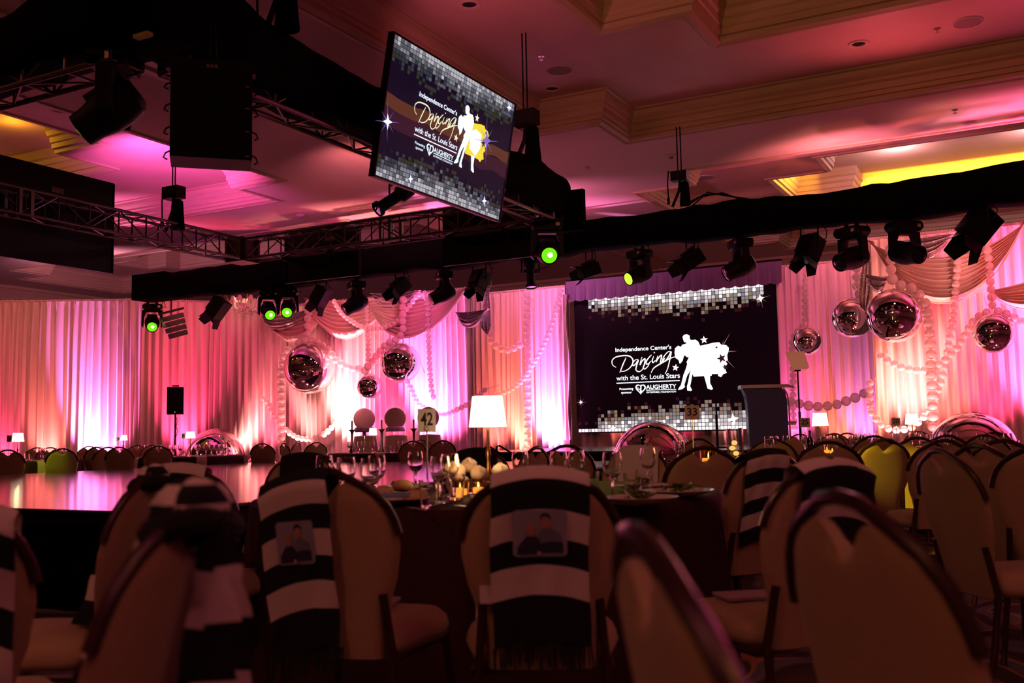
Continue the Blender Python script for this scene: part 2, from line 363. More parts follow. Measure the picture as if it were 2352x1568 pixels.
def tag(o, label, cat, group=None, kind=None):
    o['label'] = label; o['category'] = cat
    if group: o['group'] = group
    if kind: o['kind'] = kind
    return o
def thing(name, label, cat, loc=(0, 0, 0), rz=0, group=None):
    o = bpy.data.objects.new(name, None); COL.objects.link(o); o.location = loc; o.rotation_euler = (0, 0, rz); o.empty_display_size = .05
    return tag(o, label, cat, group)
def struct(o): o['kind'] = 'structure'; return o
KIDS = {}
def dup(root, loc, rz=0, label=None, group=None, scale=None):
    def cp(o, par):
        c = o.copy(); COL.objects.link(c)
        if par: c.parent = par
        for ch in list(o.children): cp(ch, c)
        return c
    r = cp(root, None); r.location = loc; r.rotation_euler = (0, 0, rz)
    if scale: r.scale = (scale,) * 3
    if label: r['label'] = label
    if group: r['group'] = group
    return r
def noise1(seed):
    rr = random.Random(seed); t = [rr.uniform(-1, 1) for _ in range(512)]
    def f(x):
        i = math.floor(x); u = x - i; u = u * u * (3 - 2 * u); return t[i % 512] * (1 - u) + t[(i + 1) % 512] * u
    return f

# ================================================================== ROOM SHELL
def slab(name, x0, x1, y0, y1, z0, z1, m):
    return MB().box(((x0 + x1) / 2, (y0 + y1) / 2, (z0 + z1) / 2), (x1 - x0, y1 - y0, z1 - z0)).build(name, m, smooth=False)
XW0, XW1, YW0, YW1 = -29.4, 12.0, -6.0, 29.6
struct(slab('floor', XW0, XW1, YW0, YW1, -.2, 0, M['carpet']))
struct(slab('wall_back', XW0 - .2, XW1 + .2, YW1, YW1 + .2, 0, 7.8, M['wall']))
struct(slab('wall_front', XW0 - .2, XW1 + .2, YW0 - .2, YW0, 0, 7.8, M['wall']))
struct(slab('wall_left', XW0 - .2, XW0, YW0, YW1, 0, 7.8, M['wall']))
struct(slab('wall_right', XW1, XW1 + .2, YW0, YW1, 0, 7.8, M['wall']))

def notched(xa, xb, ya, yb, dx, dy):
    return [(xa + dx, ya), (xb - dx, ya), (xb - dx, ya + dy), (xb, ya + dy), (xb, yb - dy), (xb - dx, yb - dy), (xb - dx, yb), (xa + dx, yb), (xa + dx, yb - dy), (xa, yb - dy), (xa, ya + dy), (xa + dx, ya + dy)]
def inset(poly, d):
    out = []; n = len(poly)
    for i in range(n):
        p0, p1, p2 = Vector(poly[i - 1]), Vector(poly[i]), Vector(poly[(i + 1) % n])
        e1 = (p1 - p0).normalized(); e2 = (p2 - p1).normalized()
        n1 = Vector((-e1.y, e1.x)); n2 = Vector((-e2.y, e2.x))
        out.append((p1.x + (n1.x + n2.x) * d, p1.y + (n1.y + n2.y) * d))
    return out
def inside(x, y, poly):
    c = False; n = len(poly)
    for i in range(n):
        x1, y1 = poly[i]; x2, y2 = poly[(i + 1) % n]
        if (y1 > y) != (y2 > y) and x < (x2 - x1) * (y - y1) / (y2 - y1) + x1: c = not c
    return c
def holed_plane(mb, outer, holes, z, mi=0):
    """flat plane cut by rectilinear holes, built from rectangles"""
    pts = list(outer) + [p for h in holes for p in h]
    xs = sorted({round(p[0], 4) for p in pts}); ys = sorted({round(p[1], 4) for p in pts})
    for i in range(len(xs) - 1):
        for j in range(len(ys) - 1):
            cx, cy = (xs[i] + xs[i + 1]) / 2, (ys[j] + ys[j + 1]) / 2
            if inside(cx, cy, outer) and not any(inside(cx, cy, h) for h in holes):
                mb.quad((xs[i], ys[j], z), (xs[i + 1], ys[j], z), (xs[i + 1], ys[j + 1], z), (xs[i], ys[j + 1], z), mi)
def skirt_loop(poly, prof):
    mb = MB(); rings = []
    for d, z in prof:
        q = inset(poly, d); rings.append([(x, y, z) for x, y in q] + [(q[0][0], q[0][1], z)])
    mb.grid(rings); return mb
Z1, Z2, Z3 = 6.1, 6.6, 7.25
CROWN = [(-.16, 0), (-.16, -.03), (-.10, -.035), (-.10, -.015), (-.05, -.02), (0, 0), (0, .05), (.03, .06), (.03, .13), (.05, .14), (.06, .17), (.055, .24), (.085, .27), (.085, .31), (.12, .345), (.15, .41), (.15, .455), (.19, .47), (.19, .5)]
CROWN2 = [(-.14, 0), (-.14, -.03), (-.08, -.035), (-.04, -.015), (0, 0), (0, .08), (.04, .09), (.04, .18), (.06, .2), (.07, .3), (.1, .33), (.12, .42), (.16, .46), (.16, .5), (.16, .65)]
trays = [(-7.34, 7.15, 6.4, 15.92, 18.45, 28.0), (-27.55, -13.06, 6.4, 15.92, 18.45, 24.6)]
TR = []; HL = []
for (xa, xb, ya, yb, yc, yd) in trays:
    for (p, q) in ((ya, yb), (yc, yd)):
        TR.append(notched(xa, xb, p, q, 1.2, 1.22))
        if q - p > 7: HL.append(notched(xa + 2.2, xb - 2.2, p + 2.3, q - 2.25, 1.3, 1.28))
        else: HL.append(notched(xa + 2.2, xb - 2.2, p + 2.3, q - 1.5, .8, .6))
cm = MB(); outer = [(XW0, YW0), (XW1, YW0), (XW1, YW1), (XW0, YW1)]
holed_plane(cm, outer, TR, Z1, 0)
for t, h in zip(TR, HL):
    holed_plane(cm, inset(t, .19), [h], Z2, 1)
    holed_plane(cm, inset(h, .16), [], Z3, 1)
struct(cm.build('ceiling', [M['ceil'], M['coffer']], smooth=False))
# a roof slab above keeps the ceiling void dark
k = 0
for t in TR:
    k += 1; struct(skirt_loop(t, [(d, Z1 + z) for d, z in CROWN]).build('trim_%d' % k, M['crown'], angle=25))
for h in HL:
    k += 1; struct(skirt_loop(h, [(d, Z2 + z) for d, z in CROWN2]).build('trim_%d' % k, M['crown'], angle=25))
# crown along the room's walls
WCR = [(.0, 5.45), (.03, 5.45), (.03, 5.5), (.06, 5.52), (.07, 5.62), (.10, 5.66), (.12, 5.78), (.2, 5.9), (.24, 5.98), (.3, 6.02), (.3, 6.1)]
k += 1; struct(skirt_loop(outer, WCR).build('trim_%d' % k, M['crown'], angle=25))
# folding-wall track that crosses the ceiling between the coffers
k += 1
tm = MB()
for dx, wd, h in ((-.42, .06, .03), (-.30, .10, .05), (0, .34, .02), (.30, .10, .05), (.42, .06, .03)):
    tm.box((-10.2 + dx, (YW0 + YW1) / 2, Z1 - h / 2), (wd, YW1 - YW0 - .7, h))
struct(tm.build('trim_%d' % k, M['crown'], smooth=False))
# cove light hidden on the ledge of the inner coffers: real lamps lying in the coffer
for (x, y, sx, sy, e) in ((0.0, 25.3, 9.0, .15, 150), (-4.5, 23.2, .15, 1.6, 30)):
    l = bpy.data.lights.new('cove_lamp', 'AREA'); l.shape = 'RECTANGLE'; l.size = sx; l.size_y = sy; l.energy = e; l.color = (1, .50, .02)
    o = bpy.data.objects.new('cove_lamp', l); COL.objects.link(o); o.location = (x, y, 6.95); o.rotation_euler = (PI / 2 + .35 if sx > 1 else 0, 0, 0) if sx > 1 else (0, PI / 2, 0)
for q in (-2.6, 0.2, 3.0): bulb('cove_lamp', (q, 23.3, 6.80), (1, .55, .66), 70, .1)
bulb('cove_lamp', (-20.5, 12.2, 6.95), (1, .45, .03), 30, .2)
bulb('cove_lamp', (-17.3, 12.0, 6.95), (1, .45, .03), 22, .2)

# ------------------------------------------------------------------ ceiling fittings
def ceil_item(name, label, cat, px, py, z, kind, group):
    P = aZ(px, py, z); P.z = z
    if kind == 'speaker':
        t = thing(name, label, cat, P, 0, group)
        MB().lathe([(0, -.012), (.16, -.014), (.185, -.012), (.19, 0)], 32).build('grille', M['vent'], t)
        MB().lathe([(.186, -.016), (.20, -.012), (.205, 0)], 32).build('rim', M['ceil'], t)
    elif kind == 'down':
        t = thing(name, label, cat, P, 0, group)
        MB().lathe([(.09, 0.0), (.10, -.015), (.14, -.02), (.155, 0)], 28).build('trim_ring', M['ceil'], t)
        MB().lathe([(0, -.001), (.09, -.002)], 28).build('lamp_opening', M['black'], t)
    elif kind == 'sprinkler':
        t = thing(name, label, cat, P, 0, group)
        MB().lathe([(0, -.006), (.045, -.008), (.05, 0)], 16).build('escutcheon', M['silver'], t)
        m = MB().lathe([(0, -.06), (.03, -.058), (.03, -.054), (.008, -.05), (.008, -.01)], 12); m.build('sprinkler_head', M['silver'], t)
    else:
        t = thing(name, label, cat, P, 0, group)
        MB().lathe([(0, -.035), (.08, -.035), (.105, -.02), (.11, 0)], 24).build('housing', M['ceil'], t)
        MB().lathe([(0, -.075), (.03, -.07), (.045, -.05), (.05, -.035)], 16).build('sensor_cage', M['vent'], t)
G = 'fittings recessed in the ballroom ceiling'
ceil_item('ceiling_speaker', 'largest round ceiling speaker grille near the top right corner, in the pink coffer', 'ceiling speaker', 2222, 50, Z2, 'speaker', G)
ceil_item('ceiling_speaker', 'dim round ceiling speaker grille right of the hanging display, above the chain hoist', 'ceiling speaker', 1285, 160, Z2, 'speaker', G)
ceil_item('ceiling_speaker', 'small pale round ceiling speaker grille beside the far coffer corner, left of the yellow cove', 'ceiling speaker', 1620, 407, Z2, 'speaker', G)
ceil_item('recessed_downlight', 'unlit recessed downlight at the top edge, above the hanging display', 'downlight', 1078, 10, Z2, 'down', G)
ceil_item('recessed_downlight', 'unlit recessed downlight that the hoist chain rises past, right of the hanging display', 'downlight', 1268, 203, Z2, 'down', G)
ceil_item('recessed_downlight', 'unlit recessed downlight left of the large speaker grille in the pink coffer', 'downlight', 1972, 100, Z2, 'down', G)
ceil_item('recessed_downlight', 'unlit recessed downlight in the dark coffer left of the large hanging moving head', 'downlight', 136, 252, Z2, 'down', G)
ceil_item('sprinkler', 'small ceiling sprinkler in the red coffer right of the hanging display', 'sprinkler', 1243, 129, Z2, 'sprinkler', G)
ceil_item('sprinkler', 'small ceiling sprinkler just left of the largest speaker grille', 'sprinkler', 2152, 66, Z2, 'sprinkler', G)
ceil_item('sprinkler', 'small ceiling sprinkler on the red soffit right of the smoke detector, above the bright cove', 'sprinkler', 2193, 252, Z1, 'sprinkler', G)
ceil_item('sprinkler', 'small ceiling sprinkler below the pale speaker grille left of the yellow cove', 'sprinkler', 1642, 421, Z2, 'sprinkler', G)
ceil_item('sprinkler', 'small ceiling sprinkler on the soffit left of the hoist over the long beam', 'sprinkler', 1462, 491, Z1, 'sprinkler', G)
ceil_item('sprinkler', 'small ceiling sprinkler on the soffit between the smoke detector and the draped truss end', 'sprinkler', 1350, 384, Z1, 'sprinkler', G)
ceil_item('smoke_detector', 'round smoke detector on the soffit below the notched coffer corner', 'smoke detector', 1541, 356, Z1, 'smoke', G)
ceil_item('smoke_detector', 'round smoke detector above the bare aluminium truss, right of the line array hoist', 'smoke detector', 691, 494, Z1, 'smoke', G)

# ------------------------------------------------------------------ raised dance floor and back stage
t = thing('dance_floor', 'raised dance floor platform with glossy wooden panels and black skirt', 'stage platform', (-8.65, 8.8, 0))
SX0, SX1, SY0, SY1 = -12.5, -4.8, 4.3, 13.45
MB().box((0, (SY0 + SY1) / 2 - 8.8, .632), (SX1 - SX0, SY1 - SY0, .016)).build('deck', M['deck'], t, smooth=False)
MB().box((0, (SY0 + SY1) / 2 - 8.8, .582), (SX1 - SX0, SY1 - SY0, .083)).build('deck_frame', M['black'], t, smooth=False)
def skirt(parent, x0, x1, y0, y1, z0, z1, name='skirt', m='blackcloth', amp=.012):
    mb = MB(); pts = []
    def edge(a, b):
        a, b = Vector(a), Vector(b); L = (b - a).length; n = int(L / .05)
        for i in range(n):
            p = a.lerp(b, i / n); nn = Vector(((b - a).y, -(b - a).x)).normalized()
            pts.append(p + nn * amp * math.sin(i * 1.3 + .7 * math.sin(i * .31)))
    edge((x0, y0), (x1, y0)); edge((x1, y0), (x1, y1)); edge((x1, y1), (x0, y1)); edge((x0, y1), (x0, y0))
    pts.append(pts[0]); mb.grid([[(p.x, p.y, z0) for p in pts], [(p.x, p.y, z1) for p in pts]])
    return mb.build(name, M[m], parent)
skirt(t, SX0 + .03 + 8.65, SX1 - .03 + 8.65, SY0 + .03 - 8.8, SY1 - .03 - 8.8, 0.003, .545)
MB().tube([(SX0 + 8.65, SY0 - 8.8 - .012, .62), (SX1 + 8.65, SY0 - 8.8 - .012, .62), ], .014, 6).build('edge_trim', M['plastic'], t)
MB().tube([(SX1 + 8.65 + .012, SY0 - 8.8, .62), (SX1 + 8.65 + .012, SY1 - 8.8, .62)], .014, 6).build('edge_trim', M['plastic'], t)
t = thing('back_stage', 'low main stage in front of the projection screen and drapes', 'stage platform', (-6.1, 17.3, 0))
MB().box((0, 0, .742), (5.8, 4.4, .016)).build('deck', M['deck'], t, smooth=False)
MB().box((0, 0, .692), (5.8, 4.4, .083)).build('deck_frame', M['black'], t, smooth=False)
skirt(t, -2.87, 2.87, -2.17, 2.17, .003, .648)
t = thing('judges_riser', 'black platform carrying the covered judges chairs before the drape', 'stage platform', (-12.7, 16.6, 0))
MB().box((0, 0, .50), (2.9, 1.1, .08)).build('deck', M['blackcloth'], t, smooth=False)
skirt(t, -1.43, 1.43, -.53, .53, .003, .46)
# hand rail of the stage steps
t = thing('stage_handrail', 'black tubular handrail loops of the stage steps beside the violet drape', 'handrail', (-8.55, 15.0, .64))
for dx in (0, .22):
    MB().tube([(dx + .30, 0, -.62), (dx + .30, 0, .0), (dx + .22, 0, .10), (dx, 0, .22), (dx - .05, 0, .20), (dx - .06, 0, .12), (dx - .06, 0, -.62)], .016, 8).build('rail', M['black'], t)

# ================================================================== DRAPES
def drape(name, label, path, z0, z1, seed, wl=.17, amp=.078, group=None, rod=True, cat='drape'):
    """pleated curtain along a plan polyline"""
    path = [Vector(p) for p in path]; seg = []; tot = 0
    for a, b in zip(path, path[1:]): seg.append((a, b, tot)); tot += (b - a).length
    n = int(tot / .022); f1, f2, f3, f4 = noise1(seed), noise1(seed + 1), noise1(seed + 2), noise1(seed + 3)
    base = path[0]; cols = []
    for i in range(n + 1):
        s = tot * i / n
        for a, b, t0 in seg:
            if s <= t0 + (b - a).length + 1e-6: break
        u = (s - t0) / (b - a).length; p = a.lerp(b, u); d = (b - a).normalized(); nn = Vector((d.y, -d.x))
        cols.append((s, p, nn, d))
    zs = [z1, z1 - .03, z1 - .07, z1 - .12, z1 - .25] + [z1 - .25 - (z1 - .25 - z0) * k / 9 for k in range(1, 10)]
    rows = []
    for z in zs:
        h = (z1 - z) / (z1 - z0); row = []
        for s, p, nn, d in cols:
            ph = s / wl * 2 * PI + 2.6 * f1(s * 2.2 + h * .25) + 1.2 * f3(s * 5)
            big = f2(s * 1.3 + h * .5) * .06 * (.3 + h)
            fine = math.sin(s / .05 * 2 * PI + 2 * f3(s * 9)) * .014 * max(0, 1 - h * 9)
            a_ = amp * (.35 + .65 * min(1, h * 6)) * (.55 + .75 * abs(f4(s * 2.7)))
            w_ = math.sin(ph); w_ = math.copysign(abs(w_) ** .8, w_)
            o = a_ * w_ + big + fine
            q = p + nn * (o + .06) + d * (.02 * f4(s * 4 + 50) * h)
            row.append((q.x - base.x, q.y - base.y, z))
        rows.append(row)
    t = thing(name, label, cat, (base.x, base.y, 0), 0, group)
    MB().grid(rows).build('curtain', M['drape'], t, angle=80)
    if rod:
        rr = random.Random(seed); rf = []
        for z, k_ in ((z1 + .005, 1.0), (z1 + .045, .55), (z1 + .05, -.3), (z1 + .0, -.8)):
            rf.append([(p.x + nn.x * (.04 * k_ + .03 + .012 * math.sin(s / .045 * 2 * PI)) - base.x, p.y + nn.y * (.04 * k_ + .03 + .012 * math.sin(s / .045 * 2 * PI)) - base.y, z + .012 * math.sin(s / .06 * 2 * PI + 1) * abs(f1(s * 7))) for s, p, nn, d in cols])
        MB().grid(rf).build('gathered_heading', M['drape'], t)
        for q, nb in ((path[0], cols[0][2]), (path[-1], cols[-1][2])):
            q = q - nb * .10
            MB().cyl((q.x - base.x, q.y - base.y, .003), (q.x - base.x, q.y - base.y, z1 + .09), .024, 8).build('upright_pole', M['pipe'], t)
    return t
GD = 'pipe and drape lining the ballroom'
drape('drape', 'far left drape panel lit orange at the picture edge', [(-23.2, 13.4), (-20.83, 14.72)], 0.01, 4.3, 11, group=GD)
drape('drape', 'drape panel with the brilliant violet white uplight, left of the black speaker', [(-20.95, 14.70), (-18.38, 16.17)], 0.01, 4.3, 23, group=GD)
drape('drape', 'drape panel behind the black speaker and the chandelier, pink turning amber', [(-18.72, 15.98), (-17.5, 17.3), (-15.85, 18.25)], 0.01, 4.3, 35, wl=.17, group=GD)
drape('drape', 'stage drape hung behind the mirror balls and swags, left of the screen', [(-16.05, 18.42), (-15.5, 18.2), (-10.78, 18.2)], 0.01, 4.15, 47, wl=.15, group=GD)
drape('drape', 'plain drape between the swags and the screen, orange and violet', [(-12.4, 20.2), (-9.42, 20.2)], 0.01, 4.32, 59, wl=.14, group=GD)
drape('drape', 'drape right of the screen behind the lectern and smallest mirror ball', [(-4.72, 20.25), (-2.6, 20.25)], 0.01, 4.3, 61, wl=.15, group=GD)
drape('drape', 'right stage drape with peach and hot pink light under the large swag', [(-2.62, 18.15), (3.6, 18.15)], 0.01, 4.3, 73, wl=.16, group=GD)
drape('drape', 'short drape hanging below the projection screen', [(-9.3, 20.6), (-4.8, 20.6)], 0.01, 1.3, 85, wl=.22, amp=.07, group=GD, rod=False)

def swag(name, label, xa, xb, y, zt, sag0, sag1, folds=7, m='swag', za=None, zb=None, out=.28, seed=1, skew=0, group='swags over the stage drapes', edge=True):
    """gathered swag between two top points; rows run from its upper to its lower edge"""
    za = zt if za is None else za; zb = zt if zb is None else zb
    nu, nv = 44, folds * 7; rows = []; f = noise1(seed)
    for j in range(nv + 1):
        v = j / nv; row = []
        sg = sag0 + (sag1 - sag0) * v
        for i in range(nu + 1):
            u = i / nu; x = xa + (xb - xa) * u
            b = 4 * u * (1 - u); uu = u + skew * b * .25; bb = 4 * uu * (1 - uu)
            rip = 1.9 * abs(math.sin(PI * folds * v + f(v * 6) * .6 + .7 * f(u * 2 + 9))) ** .8 - .95
            spread = (1 - v) * .0
            z = za + (zb - za) * u - sg * max(0, bb) ** .9 - .05 * (v - .5) * (1 - b) + .03 * rip * b
            yy = y - out * b ** .7 * (.35 + .5 * v) - .085 * rip * (.35 + .65 * b) - .03
            xx = x + (.14 * (v - .5) * (-1 if u < .5 else 1)) * (1 - b) * -1
            row.append((xx, yy, z))
        rows.append(row)
    c = Vector(((xa + xb) / 2, y, zt)); mb = MB().grid([[Vector(p) - c for p in r] for r in rows])
    t = thing(name, label, 'swag', c, 0, group); mb.build('folded_cloth', M[m], t, angle=80)
    if edge: MB().tube([Vector(p) - c for p in rows[-1]], .016, 6).build('hem', M[m], t)
    return t
def W(px, py, y): return aY(px, py, y)
YB, YE = 17.95, 17.9
def swag_px(label, a, b, y, bot_y, folds, m='swag', up=0.06, seed=1, skew=0, out=.28, edge=True):
    A, B = W(*a, y), W(*b, y); mid = W((a[0] + b[0]) / 2, bot_y, y); zt = (A.z + B.z) / 2
    return swag('swag', label, A.x, B.x, y, zt, up, zt - mid.z, folds, m, A.z, B.z, out, seed, skew, edge=edge)
swag_px('small satin swag at the left end of the stage drapes, over the largest mirror ball', (612, 715), (768, 700), YB, 783, 5, seed=3, up=.25)
swag_px('silver sequin swag at the left end of the stage drapes', (606, 728), (722, 712), YB - .12, 757, 4, m='sequin', seed=4, up=.02)
swag_px('satin swag second from the left, sagging behind the moving heads', (705, 686), (915, 680), YB - .05, 776, 8, seed=5, up=.1)
swag_px('silver sequin swag peeping out between the two middle satin swags', (858, 676), (965, 670), YB + .04, 715, 4, m='sequin', seed=6, up=.02)
swag_px('wide satin swag in the middle, rising to the right below the moving head', (850, 700), (1078, 660), YB - .14, 779, 9, seed=7, up=.12)
swag_px('short silver sequin swag pinned beside the right end of the left stage drape', (1050, 718), (1122, 712), YB - .1, 752, 4, m='sequin', seed=8, up=.02, out=.15)
swag_px('large satin swag on the right, sagging above the middle mirror balls', (1996, 552), (2362, 500), YE, 698, 10, seed=9, up=.5, out=.4)
swag_px('pink satin swag at the right picture edge, lit hot pink from below', (2268, 672), (2560, 560), YE - .1, 700, 7, seed=10, up=.1, out=.3)
swag_px('silver sequin swag behind the large right satin swag', (2050, 560), (2190, 540), YE + .08, 600, 4, m='sequin', seed=12, up=.0)
swag_px('silver sequin drop at the left edge of the right stage drape', (1984, 630), (2046, 640), YE - .12, 672, 3, m='sequin', seed=13, up=.0, out=.1)
# sequin tail hanging from the corner of the right drape
def tail(label, pts, wpx, y, m):
    rows = []
    for k, (px, py) in enumerate(pts):
        a = W(px, py, y); ww = wpx[k]
        rows.append([Vector((a.x + ww * (j / 10 - .5), y - .03 * math.cos(j * 1.9 + k * .3), a.z)) for j in range(11)])
    c = rows[0][5].copy(); t = thing('cascade_tail', label, 'swag', c, 0, 'swags over the stage drapes')
    MB().grid([[p - c for p in r] for r in rows]).build('folded_cloth', M[m], t)
    MB().tube([(0, .02, -.02), (0, .12, .06), (0, .14, 4.3 - c.z)], .006, 5).build('pin_cord', M['silver'], t)
tail('narrow silver sequin tail hanging at the left edge of the right drape', [(1990, 600), (1988, 640), (1986, 670), (1985, 700), (1988, 715)], [.12, .2, .22, .15, .03], 18.05, 'sequin')
tail('silver sequin tail pinned at the right end of the left stage drape', [(1120, 662), (1119, 690), (1118, 720), (1117, 750), (1120, 768)], [.05, .14, .22, .26, .04], 18.15, 'sequin')

# pelmet above the screen
def pelmet():
    A, B = W(1302, 668, 20.1), W(1797, 622, 20.1); rows = []; n = 300; f = noise1(5)
    z1, z0 = 4.42, 3.98
    A.z = z1
    for z in (z1, z1 - .1, z1 - .25, z0):
        h = (z1 - z) / (z1 - z0); row = []
        for i in range(n + 1):
            x = A.x + (B.x - A.x) * i / n; s = (x - A.x) / .24; fr = s - math.floor(s)
            row.append((x - A.x, -.05 - .05 * h * math.sin(fr * PI) - (.02 * h if fr > .8 else 0), z - .012 * math.sin(fr * PI) * h * 3 - z1))
        rows.append(row)
    t = thing('pelmet', 'mauve box pleated pelmet across the top of the projection screen', 'pelmet', A)
    MB().grid(rows).build('pleated_cloth', M['velvet'], t)
    MB().cyl((0, 0, .02), (B.x - A.x, 0, .02), .03, 8).build('rail', M['black'], t)
pelmet()
t = thing('tied_curtain', 'narrow gathered curtain leg at the left edge of the screen', 'drape', (-9.28, 19.98, 0))
rows = []
for k in range(24):
    z = .9 + k * .14; w_ = .07 + .07 * abs(math.cos((z - 2.55) * 1.5)) ** 2
    rows.append([(-.12 + w_ * math.cos(a), w_ * .5 * math.sin(a) + .02 * math.sin(a * 6), z) for a in [2 * PI * j / 24 for j in range(25)]])
MB().grid(rows).build('curtain', M['drape'], t)

# ================================================================== SCREEN CONTENT
def L_(zx, zy):            # LED picture pixel (540 px wide study crop) -> metres on the screen
    P = aY(1280 + zx / 4.3556, 700 + zy / 4.3556, 20.2); return (P.x, P.z)
SC0 = L_(1150, 620)        # logo centre on the screen
def S(zx, zy): x, z = L_(zx, zy); return (x - SC0[0], z - SC0[1])
def flat(parent, name, pts, m, T, dy, thick=.004):
    mb = MB(); q = [T(p[0], p[1], dy) for p in pts]
    n = (T(0, 0, dy + 1) - T(0, 0, dy)); mb.poly(q)
    o = mb.build(name, m, parent, smooth=False, tri=True); return o
def stroke(parent, name, pts, wd, m, T, dy):
    """hand-lettered ribbon through screen points (Catmull-Rom)"""
    P = [Vector(S(*p)) for p in pts]; P = [P[0] * 2 - P[1]] + P + [P[-1] * 2 - P[-2]]; out = []
    for i in range(1, len(P) - 2):
        for k in range(8):
            u = k / 8; a, b, c, d = P[i - 1], P[i], P[i + 1], P[i + 2]
            out.append(.5 * ((2 * b) + (c - a) * u + (2 * a - 5 * b + 4 * c - d) * u * u + (3 * b - a - 3 * c + d) * u ** 3))
    out.append(P[-2]); mb = MB(); l, r = [], []
    for i, p in enumerate(out):
        t_ = (out[min(i + 1, len(out) - 1)] - out[max(i - 1, 0)]).normalized(); n = Vector((-t_.y, t_.x))
        ww = wd * (.45 + .55 * math.sin(PI * min(1, max(0, i / (len(out) - 1))))) * .5
        l.append(T(*(p + n * ww), dy)); r.append(T(*(p - n * ww), dy))
    mb.grid([l, r]); return mb
def text(parent, name, body, p0, p1, h, m, T, dy, bold=.0, fitw=True):
    cu = bpy.data.curves.new(name, 'FONT'); cu.body = body; cu.size = 1; cu.offset = bold; cu.extrude = .0
    o = bpy.data.objects.new(name, cu); COL.objects.link(o); bpy.context.view_layer.update()
    dg = bpy.context.evaluated_depsgraph_get(); me = bpy.data.meshes.new_from_object(o.evaluated_get(dg)); bpy.data.objects.remove(o)
    xs = [v.co.x for v in me.vertices]; ys = [v.co.y for v in me.vertices]
    a, b = Vector(p0), Vector(p1); sx = (b - a).length / (max(xs) - min(xs)); sy = h / .72
    if not fitw: sx = sy
    d = (b - a).normalized(); n = Vector((-d.y, d.x))
    for v in me.vertices:
        q = a + d * ((v.co.x - min(xs)) * sx) + n * (v.co.y * sy); v.co = T(q.x, q.y, dy)
    me.materials.clear(); me.materials.append(m)
    o = bpy.data.objects.new(name, me); COL.objects.link(o); o.parent = parent; return o
def star_pts(c, r, rot=0, k=.42, n=5):
    return [(c[0] + (r if i % 2 == 0 else r * k) * math.cos(PI / 2 + rot + i * PI / n), c[1] + (r if i % 2 == 0 else r * k) * math.sin(PI / 2 + rot + i * PI / n)) for i in range(2 * n)]
BODY = [(1255, 320), (1270, 300), (1297, 293), (1325, 308), (1328, 345), (1345, 352), (1385, 348), (1412, 368), (1430, 410), (1420, 470), (1400, 560), (1372, 640), (1352, 700), (1342, 760), (1330, 815), (1350, 850), (1340, 860), (1302, 855), (1300, 815), (1312, 770), (1325, 700), (1338, 650), (1300, 710), (1274, 795), (1278, 822), (1255, 840), (1215, 852), (1213, 840), (1240, 800), (1265, 700), (1288, 640), (1303, 590), (1295, 572), (1320, 525), (1298, 522), (1272, 500), (1255, 560), (1228, 590), (1215, 550), (1185, 530), (1176, 480), (1180, 435), (1210, 408), (1240, 422), (1250, 400), (1285, 390), (1300, 378), (1272, 372), (1262, 345)]
SKIRT = [(1418, 412), (1500, 395), (1560, 380), (1620, 374), (1642, 400), (1690, 402), (1717, 430), (1712, 470), (1700, 500), (1706, 555), (1682, 562), (1702, 590), (1672, 622), (1696, 680), (1662, 690), (1640, 722), (1600, 705), (1520, 708), (1365, 717), (1345, 650), (1395, 500)]
LEG = [(1468, 700), (1530, 698), (1530, 780), (1560, 840), (1545, 850), (1505, 835), (1488, 770)]
DANC = [[(590, 625), (556, 600), (552, 555), (590, 522), (660, 508), (722, 512), (757, 545), (755, 590), (722, 635), (675, 662), (632, 663)], [(690, 528), (660, 595), (628, 678)],
        [(812, 543), (780, 553), (757, 585), (760, 607), (785, 592), (812, 555), (795, 610), (790, 650), (815, 668), (845, 655), (870, 620)], [(850, 520), (838, 560), (830, 600), (852, 560), (880, 540), (875, 590), (862, 630), (880, 640), (910, 612), (925, 580)],
        [(945, 500), (925, 520), (895, 560), (893, 590), (915, 588), (940, 560)], [(965, 515), (952, 560), (962, 576), (985, 555)], [(1008, 508), (990, 570), (1015, 530), (1045, 503), (1040, 545), (1035, 575), (1060, 560), (1080, 530)],
        [(1142, 468), (1110, 470), (1070, 515), (1058, 560), (1085, 560), (1120, 510), (1142, 470), (1125, 560), (1105, 640), (1080, 692)], [(1190, 515), (1120, 540), (1040, 585), (970, 630), (940, 680)]]
